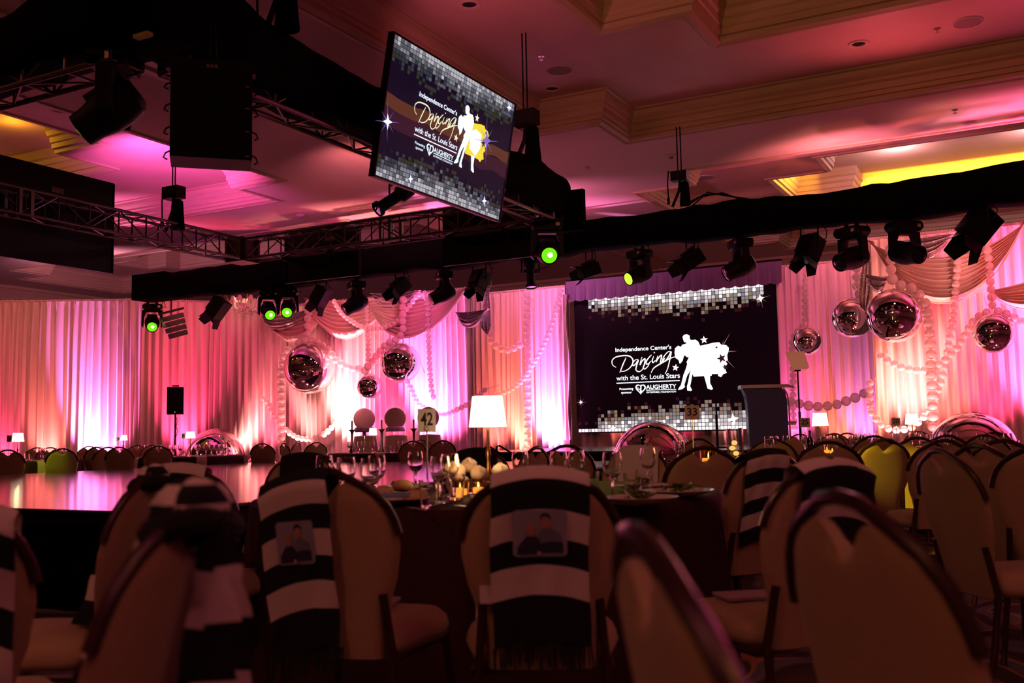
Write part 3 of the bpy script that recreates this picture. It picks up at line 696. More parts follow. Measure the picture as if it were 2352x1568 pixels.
def logo(parent, T, wht, warm, skirt_m, star_m, dotted=True):
    d = .014
    text(parent, 'headline_lettering', "Independence Center's", S(585, 470), S(1143, 440), .088, wht, T, d, .012)
    mb = MB()
    for s_ in DANC:
        q = stroke(parent, 'x', s_, .026, warm, T, d); n = len(mb.v); mb.v += q.v; mb.f += [tuple(i + n for i in f) for f in q.f]; mb.m += q.m
    c = S(973, 478); q = MB().poly([T(c[0] + .014 * math.cos(a), c[1] + .014 * math.sin(a), d) for a in [k * PI / 4 for k in range(8)]]); n = len(mb.v); mb.v += q.v; mb.f += [tuple(i + n for i in f) for f in q.f]; mb.m += q.m
    mb.build('script_lettering', warm, parent, smooth=False, tri=True)
    text(parent, 'title_lettering', 'with the St. Louis Stars', S(595, 757), S(1229, 728), .105, wht, T, d, .005)
    a, b = S(595, 788), S(1228, 760); flat(parent, 'rule_line', [a, b, (b[0], b[1] + .018), (a[0], a[1] + .018)], wht, T, d)
    text(parent, 'sponsor_lettering', 'Presenting', S(625, 853), S(762, 848), .05, wht, T, d, .006)
    text(parent, 'sponsor_lettering', 'sponsor', S(642, 888), S(748, 884), .05, wht, T, d, .006)
    text(parent, 'sponsor_name_lettering', 'AUGHERTY', S(892, 842), S(1192, 833), .09, wht, T, d, .012)
    a, b = S(892, 856), S(1192, 848); flat(parent, 'rule_line', [a, b, (b[0], b[1] + .014), (a[0], a[1] + .014)], wht, T, d)
    text(parent, 'sponsor_name_lettering', 'ENTERPRISES | FOUNDATION', S(896, 882), S(1190, 874), .036, wht, T, d, .004)
    # heart emblem with a D-shaped right lobe and small lettering inside
    H = []
    for k in range(33):
        tt = 2 * PI * k / 32; H.append((836 + 50 * math.sin(tt) ** 3 * 1.05, 838 - (13 * math.cos(tt) - 5 * math.cos(2 * tt) - 2 * math.cos(3 * tt) - math.cos(4 * tt)) * 3.5))
    mb = MB(); o_, i_ = [], []
    for zx, zy in H:
        o_.append(T(*S(zx, zy), d)); i_.append(T(*S(836 + (zx - 836) * .74, 838 + (zy - 838) * .76), d))
    mb.grid([o_, i_])
    p, q = S(826, 800), S(858, 890)
    mb.quad(T(p[0] + .02, p[1], d), T(p[0] + .045, p[1], d), T(p[0] + .03, p[1] - .16, d), T(p[0] + .005, p[1] - .16, d))
    mb.build('heart_emblem', wht, parent, smooth=False)
    text(parent, 'emblem_lettering', 'GIVE', S(800, 835), S(850, 880), .035, wht, T, d, .01)
    flat(parent, 'skirt_silhouette', [S(*p) for p in SKIRT], skirt_m, T, d - .004)
    flat(parent, 'dancer_silhouette', [S(*p) for p in BODY], wht, T, d)
    flat(parent, 'dancer_silhouette', [S(*p) for p in LEG], wht, T, d)
    flat(parent, 'star', star_pts(S(1470, 350), .085, .05), star_m, T, d)
    flat(parent, 'star', star_pts(S(1185, 628), .08, -.2), star_m, T, d)
def sparkle(parent, c, r, T, core, ray, n=8, rot=.2):
    flat(parent, 'sparkle_rays', [(c[0] + (r * (1 if i % 4 == 0 else .7) if i % 2 == 0 else r * .06) * math.cos(rot + i * PI / n), c[1] + (r * (1 if i % 4 == 0 else .7) if i % 2 == 0 else r * .06) * math.sin(rot + i * PI / n)) for i in range(2 * n)], ray, T, .017)
    flat(parent, 'sparkle', star_pts(c, r * .38, rot, .35, 4), core, T, .02)
    flat(parent, 'sparkle', [(c[0] + r * .13 * math.cos(k * PI / 6), c[1] + r * .13 * math.sin(k * PI / 6)) for k in range(12)], core, T, .021)

# --- the big screen on the back stage
LX0, LX1, LZ0, LZ1 = -9.22, -4.76, 1.05, 4.15
led = thing('projection_screen', 'large black screen above the stage showing the white dancing couple logo', 'screen', ((LX0 + LX1) / 2, 20.2, LZ0))
cx, cz = (LX0 + LX1) / 2, LZ0
def TLD(x, z, dy): return Vector((x + SC0[0] - cx, -dy, z + SC0[1] - cz))
def TL0(x, z, dy): return Vector((x - cx, -dy, z - cz))
MB().box((0, .06, (LZ1 - LZ0) / 2), (LX1 - LX0 + .04, .10, LZ1 - LZ0 + .04)).build('cabinet', M['black'], led, smooth=False)
MB().quad((LX0 - cx, 0, 0), (LX1 - cx, 0, 0), (LX1 - cx, 0, LZ1 - LZ0), (LX0 - cx, 0, LZ1 - LZ0)).build('picture_surface', M['scr_bg'], led, smooth=False)
ts = .0782; rr = random.Random(3); mb = MB(); ncol = int((LX1 - LX0) / ts)
for j in range(ncol):
    u = j / ncol; x = LX0 + j * ts + .02
    for reg in ('b', 't'):
        for i in range(11):
            z = LZ0 + i * ts + .004 if reg == 'b' else 3.94 - i * ts
            if z + ts > LZ1: continue
            env = 1 - abs(u - (.62 if reg == 'b' else .55)) * (1.1 if reg == 'b' else 1.15)
            depth = (2.0 + 4.2 * env + rr.uniform(-1.2, 1.2)) if reg == 'b' else (1.2 + 4.4 * env + rr.uniform(-1, 1))
            if reg == 'b' and u < .10: depth = 0
            if i > depth + .6:
                if i < depth + 2.2 and rr.random() < .25: mi = 5
                else: continue
            else:
                q = i / max(1, depth); mi = min(5, int(q * 3.2 + rr.uniform(-.6, 1.7))); mi = max(0, mi)
                if q > .7 and rr.random() < .3: continue
            if reg == 't' and (u < .06 or u > .93): continue
            g = .005
            mb.quad(TL0(x + g, z + g, .006), TL0(x + ts - g, z + g, .006), TL0(x + ts - g, z + ts - g, .006), TL0(x + g, z + ts - g, .006), mi)
mb.build('mosaic_tiles', TL, led, smooth=False)
logo(led, TLD, M['scr_white'], M['scr_warm'], M['scr_skirt'], M['scr_warm'])
for (zx, zy, r) in ((1765, 1140, .30), (565, 1230, .16), (2035, -65, .22), (2258, 880, .09)):
    sparkle(led, L_(zx, zy), r, TL0, M['scr_star'], M['ray'])
sparkle(led, (LX0 + .10, L_(200, 975)[1]), .15, TL0, M['scr_warm'], M['ray'], rot=0)
for k, (zx, zy) in enumerate(((1650, 395), (1690, 350), (1730, 465), (1720, 575))):
    c = L_(zx, zy); b = L_(1620, 470); flat(led, 'sparkle_rays', [(b[0], b[1] + .02), (b[0], b[1] - .02), (c[0] + (c[0] - b[0]) * .6, c[1] + (c[1] - b[1]) * .6)], M['ray'], TL0, .004)
for c_ in ((1645, 535, .11), (1680, 620, .07), (1595, 425, .04)):
    flat(led, 'star', star_pts(L_(c_[0], c_[1]), c_[2], .3), M['tv_wine'], TL0, .0125)

# --- the tilted display hanging from the truss
tvw, tvh = 2.68, 1.51
tv = thing('hanging_display', 'tilted flat display hung from the near truss with a dancing couple logo', 'display', (-5.7, 9.53, 5.21))
dirn = Vector((0, 1, 0)); dn = Vector((-.27, 0, -1.5)).normalized(); nrm = Vector((1.5, 0, -.27)).normalized()   # facing +x, tipped down
def TV(x, z, dy): return dirn * x + dn * (-z) + nrm * dy      # x right along the panel, z up from its top edge
mb = MB()
def panel(mb, x0, x1, z0, z1, d0, d1, mi=0):
    p = [TV(x, z, d) for d in (d0, d1) for x, z in ((x0, z0), (x1, z0), (x1, z1), (x0, z1))]; n = len(mb.v); mb.v += p
    for f in ((0, 3, 2, 1), (4, 5, 6, 7), (0, 1, 5, 4), (1, 2, 6, 5), (2, 3, 7, 6), (3, 0, 4, 7)): mb.f.append(tuple(n + i for i in f)); mb.m.append(mi)
panel(mb, -tvw / 2, tvw / 2, -tvh, 0, -.07, -.005); mb.build('housing', M['plastic'], tv, smooth=False)
mb = MB(); b_ = .018
for q in ((-tvw / 2, tvw / 2, -b_, 0), (-tvw / 2, tvw / 2, -tvh, -tvh + b_), (-tvw / 2, -tvw / 2 + b_, -tvh, 0), (tvw / 2 - b_, tvw / 2, -tvh, 0)): panel(mb, *q, -.01, .008)
mb.build('bezel', M['plastic'], tv, smooth=False)
mb = MB(); panel(mb, -tvw / 2 + b_, tvw / 2 - b_, -tvh + b_, -b_, -.01, .0); mb.build('picture_surface', M['tv_bg'], tv, smooth=False)
f1 = noise1(77)
for nm, m_, zc, hh in (('brown_band', 'tv_band', -.70, .07), ('wine_band', 'tv_wine', -.86, .09)):
    top = [(-tvw / 2 + .02 + (tvw - .04) * i / 30, zc + hh + .025 * f1(i * .35)) for i in range(31)]; bot = [(x, z - 2 * hh - .02 * f1(x * 3 + 9)) for x, z in top]
    mb = MB().grid([[TV(x, z, .002) for x, z in top], [TV(x, z, .002) for x, z in bot]]); mb.build(nm, M[m_], tv, smooth=False)
tt_ = .058; mb = MB(); nc = int((tvw - .04) / tt_)
for j in range(nc):
    x = -tvw / 2 + .02 + j * tt_; u = j / nc
    for reg in ('t', 'b'):
        for i in range(9):
            if rr.random() < (i / 9) ** 2.2 * 1.1 and i > 3: continue
            h_ = .046; z = -.02 - i * h_ - h_ if reg == 't' else -tvh + .02 + i * h_
            depth = 5.8 + 2.2 * math.sin(u * 3.1) + rr.uniform(-1, 1)
            if i > depth: continue
            q = i / depth; cen = 1 - abs(u - .45) * 1.2
            mi = int(5 * q * .9 + (1 - cen) * 1.8 + rr.uniform(-1.0, 1.3)); mi = max(0, min(5, mi)); g = .003
            mb.quad(TV(x + g, z + g, .005), TV(x + tt_ - g, z + g, .005), TV(x + tt_ - g, z + h_ - g, .005), TV(x + g, z + h_ - g, .005), mi)
mb.build('mosaic_tiles', TT, tv, smooth=False)
KS = .76
def TVL(x, z, dy): return TV(x * KS * .80 + .02, z * KS * .80 - .74, dy * .6)
logo(tv, TVL, M['tv_white'], M['tv_cream'], M['tv_yellow'], M['tv_cream'])
flat(tv, 'skirt_highlight', [S(*p) for p in ((1400, 500), (1480, 450), (1590, 470), (1600, 600), (1540, 690), (1420, 650))], M['tv_white'], TVL, .013)
for c_ in ((1645, 535, .10), (1660, 430, .04)): flat(tv, 'star', star_pts(S(c_[0], c_[1]), c_[2], .3), M['tv_wine'], TVL, .016)
for (x, z, r) in ((1.14, -.10, .15), (.86, -1.33, .16), (-.72, -1.40, .13), (-1.26, -.92, .22)):
    sparkle(tv, (x, z), r, TV, M['tv_white'], M['tv_ray'])
sparkle(tv, (.72, -.62), .3, TV, M['tv_ray'], M['tv_ray'])
for o in tv.children:
    pass
for s_ in (-.9, .9):
    MB().tube([TV(s_, -.2, -.10), TV(s_, -.05, -.12), Vector((-.36, s_, -.2)), Vector((-.50, s_, -.45)), Vector((-.56, s_, -.62))], .025, 8).build('mounting_arm', M['black'], tv)
# --- displays seen from behind or dark
def dark_tv(label, c, wd, h, axis, recess=True):
    t = thing('dark_display', label, 'display', c, 0 if axis == 'y' else PI / 2, 'unlit displays hung on the truss')
    MB().box((0, 0, 0), (wd, .07, h)).build('housing', M['plastic'], t, smooth=False)
    mb = MB()
    for q in ((0, h / 2, wd, .02), (0, -h / 2, wd, .02)): mb.box((q[0], -.035, q[1]), (q[2], .03, q[3]))
    for s_ in (-1, 1): mb.box((s_ * wd / 2, -.035, 0), (.02, .03, h))
    mb.build('bezel', M['plastic'], t, smooth=False)
    MB().box((0, -.06, 0), (.5, .06, .35)).build('wall_mount', M['black'], t, smooth=False)
    for s_ in (-1, 1): MB().box((s_ * wd * .3, (-.22 if axis == 'y' else .2), -.06), (.05, .5 if axis == 'y' else .42, .14)).build('truss_bracket', M['black'], t, smooth=False)
    MB().box((wd * .12, -.045, h * .28), (.2, .01, .08)).build('rating_label', M['vent'], t, smooth=False)
dark_tv('large unlit display at the left picture edge, behind the bare truss', (-12.85, 9.33, 4.40), 2.67, 1.42, 'x')
dark_tv('unlit display below the far truss, left of the two', (-11.14, 13.75, 4.28), 1.64, .90, 'y')
dark_tv('unlit display below the far truss, right of the two and beside the green light', (-7.75, 13.75, 4.28), 1.68, .92, 'y')

# ================================================================== RIGGING
def truss(name, label, a, b, w_=.32, h_=.36, pitch=.52):
    a, b = Vector(a), Vector(b); d = (b - a).normalized(); s = Vector((-d.y, d.x, 0)); up = Vector((0, 0, 1)); L = (b - a).length
    t = thing(name, label, 'truss', a, 0, 'aluminium truss of the lighting grid')
    o = lambda l, i, j: d * l + s * (w_ / 2 * i) + up * (h_ / 2 * j)
    for i in (-1, 1):
        for j in (-1, 1): MB().cyl(o(0, i, j), o(L, i, j), .026, 8).build('chord', M['steel'], t)
    n = int(L / pitch); mb = MB()
    for k in range(n + 1):
        l = L * k / n
        for i in (-1, 1): mb.cyl(o(l, i, -1), o(l, i, 1), .014, 6)
        for j in (-1, 1): mb.cyl(o(l, -1, j), o(l, 1, j), .012, 6)
        if k < n:
            l2 = L * (k + 1) / n; z0, z1 = (1, -1) if k % 2 else (-1, 1)
            for i in (-1, 1): mb.cyl(o(l, i, z0), o(l2, i, z1), .012, 6)
            for j in (-1, 1): mb.cyl(o(l, z0, j), o(l2, z1, j), .010, 6)
    mb.build('bracing', M['steel'], t)
    for l in (0.02, L * .5 - .09, L * .5 + .09, L - .02):
        for i in (-1, 1): MB().box(o(l, i, 0), (.05, .05, h_)).build('end_plate', M['steel'], t, smooth=False)
    return t
ZT = 4.40
truss('lighting_truss', 'bare aluminium truss running from the left picture edge to the far corner', (-12.5, 4.6, ZT), (-12.5, 13.0, ZT))
truss('lighting_truss', 'bare aluminium truss crossing behind the hanging display, from the far corner to the green light', (-12.3, 13.2, ZT), (-6.25, 13.2, ZT))
TNA = truss('lighting_truss', 'truss wrapped in black cloth along the upper left, above the big moving head', (-12.2, 5.6, 4.37), (-6.6, 5.6, 4.37))
TNB = truss('lighting_truss', 'truss wrapped in black cloth falling behind the hanging display', (-6.38, 5.9, 4.37), (-6.38, 12.95, 4.37))
MB_c = MB().box((0, 0, 0), (.42, .42, .44)); tc_ = MB_c.build('truss_corner_block', M['steel'], None, smooth=False, loc=(-12.5, 13.2, ZT))
tag(tc_, 'metal corner block joining the two bare trusses at the far corner', 'truss corner')

def wrap(parent, a, b, ww, z0, z1, seed, hump=None):
    """black cloth bagged round a truss: irregular top, sides and bottom"""
    a, b = Vector((*a, 0)), Vector((*b, 0)); d = (b - a).normalized(); s = Vector((-d.y, d.x, 0)); L = (b - a).length; n = int(L / .12)
    f, g, q = noise1(seed), noise1(seed + 1), noise1(seed + 2); rows = []
    for k in range(n + 1):
        l = L * k / n; t_ = z1 + .05 * f(l * 1.1) + .02 * f(l * 4 + 7); bt = z0 + .05 * g(l * 1.0) + .02 * g(l * 3.5)
        if hump:
            for hx, hh, hw in hump: t_ += hh * math.exp(-((l - hx) / hw) ** 2)
        wd = ww * (.5 + .05 * q(l * 2)); row = []
        prof = [(-1, -.9), (-1.06, -.3), (-1, .6), (-.8, 1), (0, 1.04), (.8, 1), (1, .6), (1.05, -.3), (1, -.9), (.7, -1), (-.7, -1)]
        for u, v in prof: row.append(d * l + s * (u * wd) + Vector((0, 0, (t_ + bt) / 2 + v * (t_ - bt) / 2)))
        rows.append(row)
    mb = MB().grid(rows, wrapu=True); m = len(rows[0]); n0 = len(mb.v)
    mb.f.append(tuple(range(m - 1, -1, -1))); mb.m.append(0); mb.f.append(tuple(range(n0 - m, n0))); mb.m.append(0)
    return mb.build('cloth_cover', M['blackcloth'], parent, angle=80, loc=a - parent.location)
TNC = thing('draped_truss', 'long black draped beam carrying the row of stage lights to the right edge', 'truss', (-17.6, 15.6, 4.4))
wrap(TNC, (-17.6, 15.6), (4.6, 15.6), .46, 4.14, 4.68, 5)
wrap(TNA, (-12.4, 5.6), (-6.0, 5.6), .54, 4.30, 4.86, 15, hump=[(5.6, .22, .7)])
wrap(TNB, (-6.38, 5.5), (-6.38, 13.35), .52, 4.30, 4.84, 25, hump=[(.3, .25, .8), (7.2, .10, .5)])
MB().box(Vector((-6.25, 13.45, 4.38)) - TNB.location, (.62, .10, .62)).build('end_cloth', M['blackcloth'], TNB, smooth=False)
MB().box(Vector((-6.1, 5.33, 4.24)) - TNB.location, (.16, .06, .03)).build('painted_clamp', M['yellowfoil'], TNB, smooth=False)

def hoist(name, label, loc, ztop, s=1.0):
    t = thing(name, label, 'chain hoist', loc, 0, 'chain hoists lifting the lighting grid')
    MB().box((0, 0, 0), (.34 * s, .20 * s, .20 * s)).build('motor', M['plastic'], t, smooth=False)
    for dx in (-.03, .03): MB().cyl((dx, 0, .1 * s), (dx, 0, ztop - loc[2]), .011, 6).build('chain', M['black'], t)
    mb = MB(); r = [(.045, -.12), (.085, -.16), (.10, -.40), (.12, -.62), (.0, -.64)]; mb.lathe([(x * s, z * s) for x, z in r], 12, (.10 * s, 0, 0)); mb.build('chain_bag', M['blackcloth'], t)
    MB().tube([(0, 0, -.1 * s), (-.02, 0, -.3 * s), (-.18 * s, 0, -.62 * s)], .03 * s, 6).build('sling', M['black'], t)
    MB().tube([(0, 0, -.1 * s), (.02, 0, -.3 * s), (.16 * s, 0, -.62 * s)], .03 * s, 6).build('sling', M['black'], t)
    MB().tube([(-.15 * s, 0, .05), (-.24 * s, 0, .12), (-.27 * s, 0, -.1), (-.26 * s, 0, -.42 * s)], .012, 6).build('power_cable', M['black'], t)
    MB().cyl((-.26 * s, 0, -.42 * s), (-.26 * s, 0, -.56 * s), .03 * s, 8).build('plug', M['plastic'], t)
hoist('chain_hoist', 'chain hoist on its chain right of the hanging display', (-6.1, 11.9, 5.38), 6.59, 1)
hoist('chain_hoist', 'chain hoist below the line array, on the bare left truss', (-12.5, 11.6, 5.12), 6.09, 1)
hoist('chain_hoist', 'chain hoist above the long draped beam, right of centre', (-5.15, 15.6, 5.25), 6.09, .8)
P = aX(640, 60, -6.1); hoist('chain_hoist', 'chain hoist at the top edge over the upper left draped beam', (-6.1, P.y, 5.45), 6.09, 1)
t = thing('cable_bundle', 'loops of black cable lying over the draped beam right of centre', 'cable', (-4.6, 15.45, 4.72), 0)
for k in range(3): MB().tube([(-.5 + .1 * k, 0, -.02), (-.2 + .08 * k, 0, .10 + .03 * k), (.2, 0, .12 - .02 * k), (.5 + .05 * k, 0, -.03)], .012, 6).build('cable', M['black'], t)

# ---- moving heads
def orient(axis, c):
    q = Vector(axis).to_track_quat('Z', 'Y'); return Matrix.Translation(Vector(c)) @ q.to_matrix().to_4x4()
def moving_head(label, loc, pan, tilt, lens='darkglass', s=1.0, roll=0):
    """hangs from loc; pan turns the yoke about z, tilt swings the head (0 = straight down)"""
    t = thing('moving_head', label, 'stage light', loc, pan, 'moving head lights hung on the grid')
    MB().cyl((-.09 * s, 0, .0), (-.09 * s, 0, -.06 * s), .03 * s, 8).cyl((.09 * s, 0, 0), (.09 * s, 0, -.06 * s), .03 * s, 8).build('clamp', M['black'], t)
    mb = MB(); pr = [(-.17, -.06), (.17, -.06), (.20, -.10), (.20, -.14), (.15, -.19), (-.15, -.19), (-.20, -.14), (-.20, -.10)]
    mb.prism([(x * s, -.13 * s, z * s) for x, z in pr], (0, .26 * s, 0)); mb.build('base', M['plastic'], t, smooth=False)
    mb = MB()
    for sx in (-1, 1):
        mb.prism([(sx * .10 * s, -.055 * s, -.19 * s), (sx * .205 * s, -.055 * s, -.19 * s), (sx * .215 * s, -.05 * s, -.52 * s), (sx * .175 * s, -.05 * s, -.56 * s), (sx * .155 * s, -.05 * s, -.32 * s)], (0, .11 * s, 0))
    mb.box((0, 0, -.20 * s), (.30 * s, .12 * s, .05 * s)); mb.build('yoke', M['plastic'], t, smooth=False)
    ax = Vector((0, math.sin(tilt), -math.cos(tilt))); c = Vector((0, 0, -.46 * s))
    mtx = orient(ax, c)
    mb = MB().lathe([(0, -.21 * s), (.09 * s, -.21 * s), (.135 * s, -.17 * s), (.155 * s, -.05 * s), (.15 * s, .06 * s), (.125 * s, .16 * s), (.118 * s, .27 * s), (.105 * s, .275 * s)], 20)
    mb.box((0, .10 * s, -.02 * s), (.2 * s, .1 * s, .26 * s)); mb.build('head', M['plastic'], t, mtx=mtx, angle=35)
    MB().lathe([(0, .285 * s), (.05 * s, .282 * s), (.10 * s, .268 * s)], 20).build('lens', M[lens], t, mtx=mtx)
    if lens == 'green': MB().lathe([(0, .30 * s), (.02 * s, .298 * s), (.032 * s, .285 * s)], 12, (.01, .01, 0)).build('lamp_core', M['greencore'], t, mtx=mtx)
    MB().box((.13 * s, -.132 * s, -.12 * s), (.05 * s, .004, .04 * s)).build('address_label', M['white'], t, smooth=False)
    MB().tube([(.15 * s, 0, -.1 * s), (.28 * s, 0, -.12 * s), (.24 * s, 0, -.02 * s), (.18 * s, 0, .04 * s)], .008, 6).build('power_cable', M['black'], t)
    return t
def at_beam(px, y=15.6, z=4.16): P = aY(px, 560, y); return (P.x, y, z)
# yaw that turns an object's own -y side towards the photographer's corner of the room
def face(loc, off=0): return math.atan2(loc[1], loc[0]) - PI / 2 + off
def MH(label, px, off, tilt, lens='darkglass', s=1.05, y=15.6, z=4.14):
    l = at_beam(px, y, z); moving_head(label, l, face(l, off), tilt, lens, s)
MH('moving head shining bright green at the far left end of the long beam', 352, -0.0, -1.15, 'green', 1.05)
MH('moving head with green lens, left of the pair beside the chandelier', 617, 0.15, -1.1, 'green', 1.0)
MH('moving head with green lens, right of the pair beside the chandelier', 662, -0.1, -1.15, 'green', 1.0)
MH('dark moving head tipped left over the left satin swags', 818, -1.3, -1.0, s=1.05)
MH('dark moving head aimed left above the middle satin swag', 1018, -1.35, -1.1, s=1.0)
MH('moving head with a thin green edge on its lens above the left of the screen', 1468, -0.9, -1.2, 'greendim', 1.0)
MH('dark moving head aimed left above the right of the screen', 1700, -1.2, -1.1, s=1.08)
MH('dark moving head with its lens turned left, above the right drape edge', 1958, -0.75, -1.25, s=1.15)
MH('dark moving head with its lens turned right, beside the large right swag', 2078, 0.7, -1.3, s=1.15)
l = Vector((-6.45, 13.2, 4.28)); moving_head('largest green shining moving head, under the corner of the draped beams', l, face(l, .1), -1.22, 'green', 1.15)
l = Vector((-7.6, 5.62, 4.36)); P = aY(262, 130, 5.62); moving_head('big dark moving head hanging at upper left beside the line array', (P.x, 5.62, 4.40), face(P, -1.9), -.95, 'greendim', 1.2)

def par_lamp(label, loc, yaw, tilt, kind='par', s=1.0, drop=.22):
    t = thing('stage_spotlight', label, 'stage light', loc, yaw, 'fixed spotlights hung on the grid')
    c = Vector((0, 0, -drop - .16 * s)); ax = Vector((0, -math.sin(tilt), -math.cos(tilt)))
    mb = MB()
    for dx in (-.16, .16): mb.tube([(dx * s, 0, .06), (dx * s, 0, c.z)], .012 * s, 6)
    mb.tube([(-.16 * s, 0, c.z + .19 * s), (.16 * s, 0, c.z + .19 * s)], .012 * s, 6); mb.build('hanging_yoke', M['black'], t)
    mtx = orient(ax, c)
    if kind == 'par':
        MB().lathe([(0, -.18 * s), (.10 * s, -.18 * s), (.13 * s, -.14 * s), (.14 * s, .14 * s), (.13 * s, .16 * s)], 8).build('lamp_housing', M['plastic'], t, mtx=mtx, angle=20)
        MB().lathe([(0, .15 * s), (.125 * s, .152 * s)], 16).build('lens', M['darkglass'], t, mtx=mtx)
    elif kind == 'profile':
        MB().lathe([(0, -.30 * s), (.06 * s, -.30 * s), (.10 * s, -.26 * s), (.11 * s, -.1 * s), (.075 * s, -.06 * s), (.075 * s, .22 * s), (.10 * s, .23 * s), (.10 * s, .28 * s)], 16).build('lamp_housing', M['plastic'], t, mtx=mtx)
        MB().box((0, 0, -.02 * s), (.24 * s, .05 * s, .06 * s)).build('shutter_gate', M['black'], t, mtx=mtx, smooth=False)
        MB().lathe([(0, .265 * s), (.09 * s, .267 * s)], 16).build('lens', M['darkglass'], t, mtx=mtx)
    else:
        mb = MB().box((0, 0, 0), (.26 * s, .22 * s, .34 * s)); mb.box((0, .13 * s, 0), (.18 * s, .06 * s, .26 * s)); mb.build('lamp_housing', M['plastic'], t, mtx=mtx, smooth=False)
        MB().lathe([(0, .18 * s), (.10 * s, .178 * s)], 16).build('lens', M['darkglass'], t, mtx=mtx)
        for sx, sy in ((1, 0), (-1, 0), (0, 1), (0, -1)):
            a = Vector((sx * .12 * s, sy * .11 * s, .17 * s)); v = Vector((sy, sx, 0)) * .11 * s; o_ = Vector((sx * .07 * s, sy * .07 * s, .15 * s))
            MB().prism([a - v, a + v, a + o_ + v * .7, a + o_ - v * .7], Vector((sx, sy, 0)) * -.006).build('barn_door', M['plastic'], t, mtx=mtx, smooth=False)
    MB().tube([(.1 * s, 0, c.z + .05), (.3 * s, 0, c.z + .1), (.32 * s, 0, -.1), (.2 * s, 0, .03)], .008, 6).build('power_cable', M['black'], t)
    return t
def PL(label, px, off, tilt, kind, s=1.0, drop=.2, z=4.14):
    l = at_beam(px, 15.6, z); par_lamp(label, l, face(l, off), tilt, kind, s, drop)
PL('boxy spotlight tipped right, left of the chandelier', 503, 1.0, -.7, 'box', 1.25, .1)
PL('dark spotlight tipped right beside the left satin swag', 738, 1.0, -.6, 'box', 1.1, .1)
PL('spotlight with open barn doors above the middle sequin swag', 918, -1.0, .9, 'fresnel', 1.0, .1)
PL('spotlight with barn doors pointing down left, right end of the left swags', 1100, -0.8, .5, 'fresnel', 1.05, .12)
PL('slim profile spotlight pointing straight down beside the long ball chain', 1217, .2, .15, 'profile', 1.0, .08)
PL('spotlight with barn doors turned left, right of the large green light', 1352, -1.2, 1.25, 'fresnel', .95, .16)
PL('spotlight with barn doors turned left above the middle of the screen', 1585, -1.2, 1.0, 'fresnel', 1.1, .14)
PL('spotlight with barn doors pointing down left above the lectern', 1860, -0.8, .5, 'fresnel', 1.15, .14)
PL('large spotlight with barn doors pointing down left over the right swag', 2250, -1.0, .75, 'fresnel', 1.45, .05)
l = aY(905, 455, 13.2); par_lamp('long profile spotlight rising above the far truss, under the hanging display', (l.x, 13.2, 5.15), face(l, -1.2), .95, 'profile', 1.3, .02)
# strip of blinder lamps at the left end
l = at_beam(395); t = thing('blinder_lamp_bar', 'stack of small blinder lamps tilted under the left end of the long beam', 'stage light', (l[0], 15.6, 4.14), face(l, .5))
MB().cyl((0, 0, .02), (0, 0, -.34), .016, 6).build('hanging_rod', M['black'], t)
rot = Matrix.Rotation(-.3, 3, 'Y'); MB().box((0, 0, -.26), (.62, .03, .05), rot).build('bracket', M['black'], t, smooth=False)
for k in range(4):
    MB().box((.02 + .05 * k * 1.0, 0, -.40 - k * .12), (.52 - k * .04, .14, .105), rot).build('lamp_housing', M['plastic'], t, smooth=False)
# black mask boxes at the left end of the long beam
MB().box(Vector((-17.3, 15.62, 4.45)) - TNC.location, (1.0, .56, .56)).build('end_box', M['blackcloth'], TNC, smooth=False)

# ---- line array
P = aD(487, 4.05, 8.0); t = thing('line_array_speaker', 'stack of black line array loudspeakers hanging at upper left', 'speaker', (P.x, P.y, 4.07), face(P, 0))
rot = Matrix.Rotation(.02, 3, 'Y')
MB().box((0, 0, -.03), (.68, .12, .10)).build('rigging_frame', M['plastic'], t, smooth=False)
text(t, 'maker_lettering', '\u0394VUE', (-.045, -.055), (.045, -.055), .028, M['card'], lambda x, z, d: Vector((x, -.066, z)), 0)
for k, (z0, h) in enumerate(((-.09, .15), (-.25, .17), (-.43, .18), (-.62, .19))):
    MB().prism([(-.31, -.13, z0), (.31, -.13, z0), (.31, -.13, z0 - h), (-.31, -.13, z0 - h)], (0, .34, 0)).build('cabinet', M['plastic'], t, smooth=False)
    MB().box((0, -.135, z0 - h / 2), (.58, .008, h * .86)).build('grille', M['black'], t, smooth=False)
    MB().box((.27, -.142, z0 - h * .85), (.03, .004, .012)).build('badge', M['vent'], t, smooth=False)
    for sx in (-1, 1): MB().tube([(sx * .31, 0, z0 - h * .6), (sx * .345, 0, z0 - h * .7), (sx * .36, 0, z0 - h * .9), (sx * .33, 0, z0 - h * .98)], .007, 6).build('side_handle', M['black'], t)
for dx in (-.02, .03): MB().cyl((dx, 0, 0), (dx * .5, 0, .34), .012, 6).build('hanging_wire', M['black'], t)
q_ = Matrix.Rotation(-t.rotation_euler.z, 3, 'Z') @ (Vector((-6.3, 5.6, 4.5)) - Vector(t.location)); MB().tube([(0, 0, .33), q_ * .6 + Vector((0, 0, .12)), q_], .02, 6).build('rigging_arm', M['black'], t)

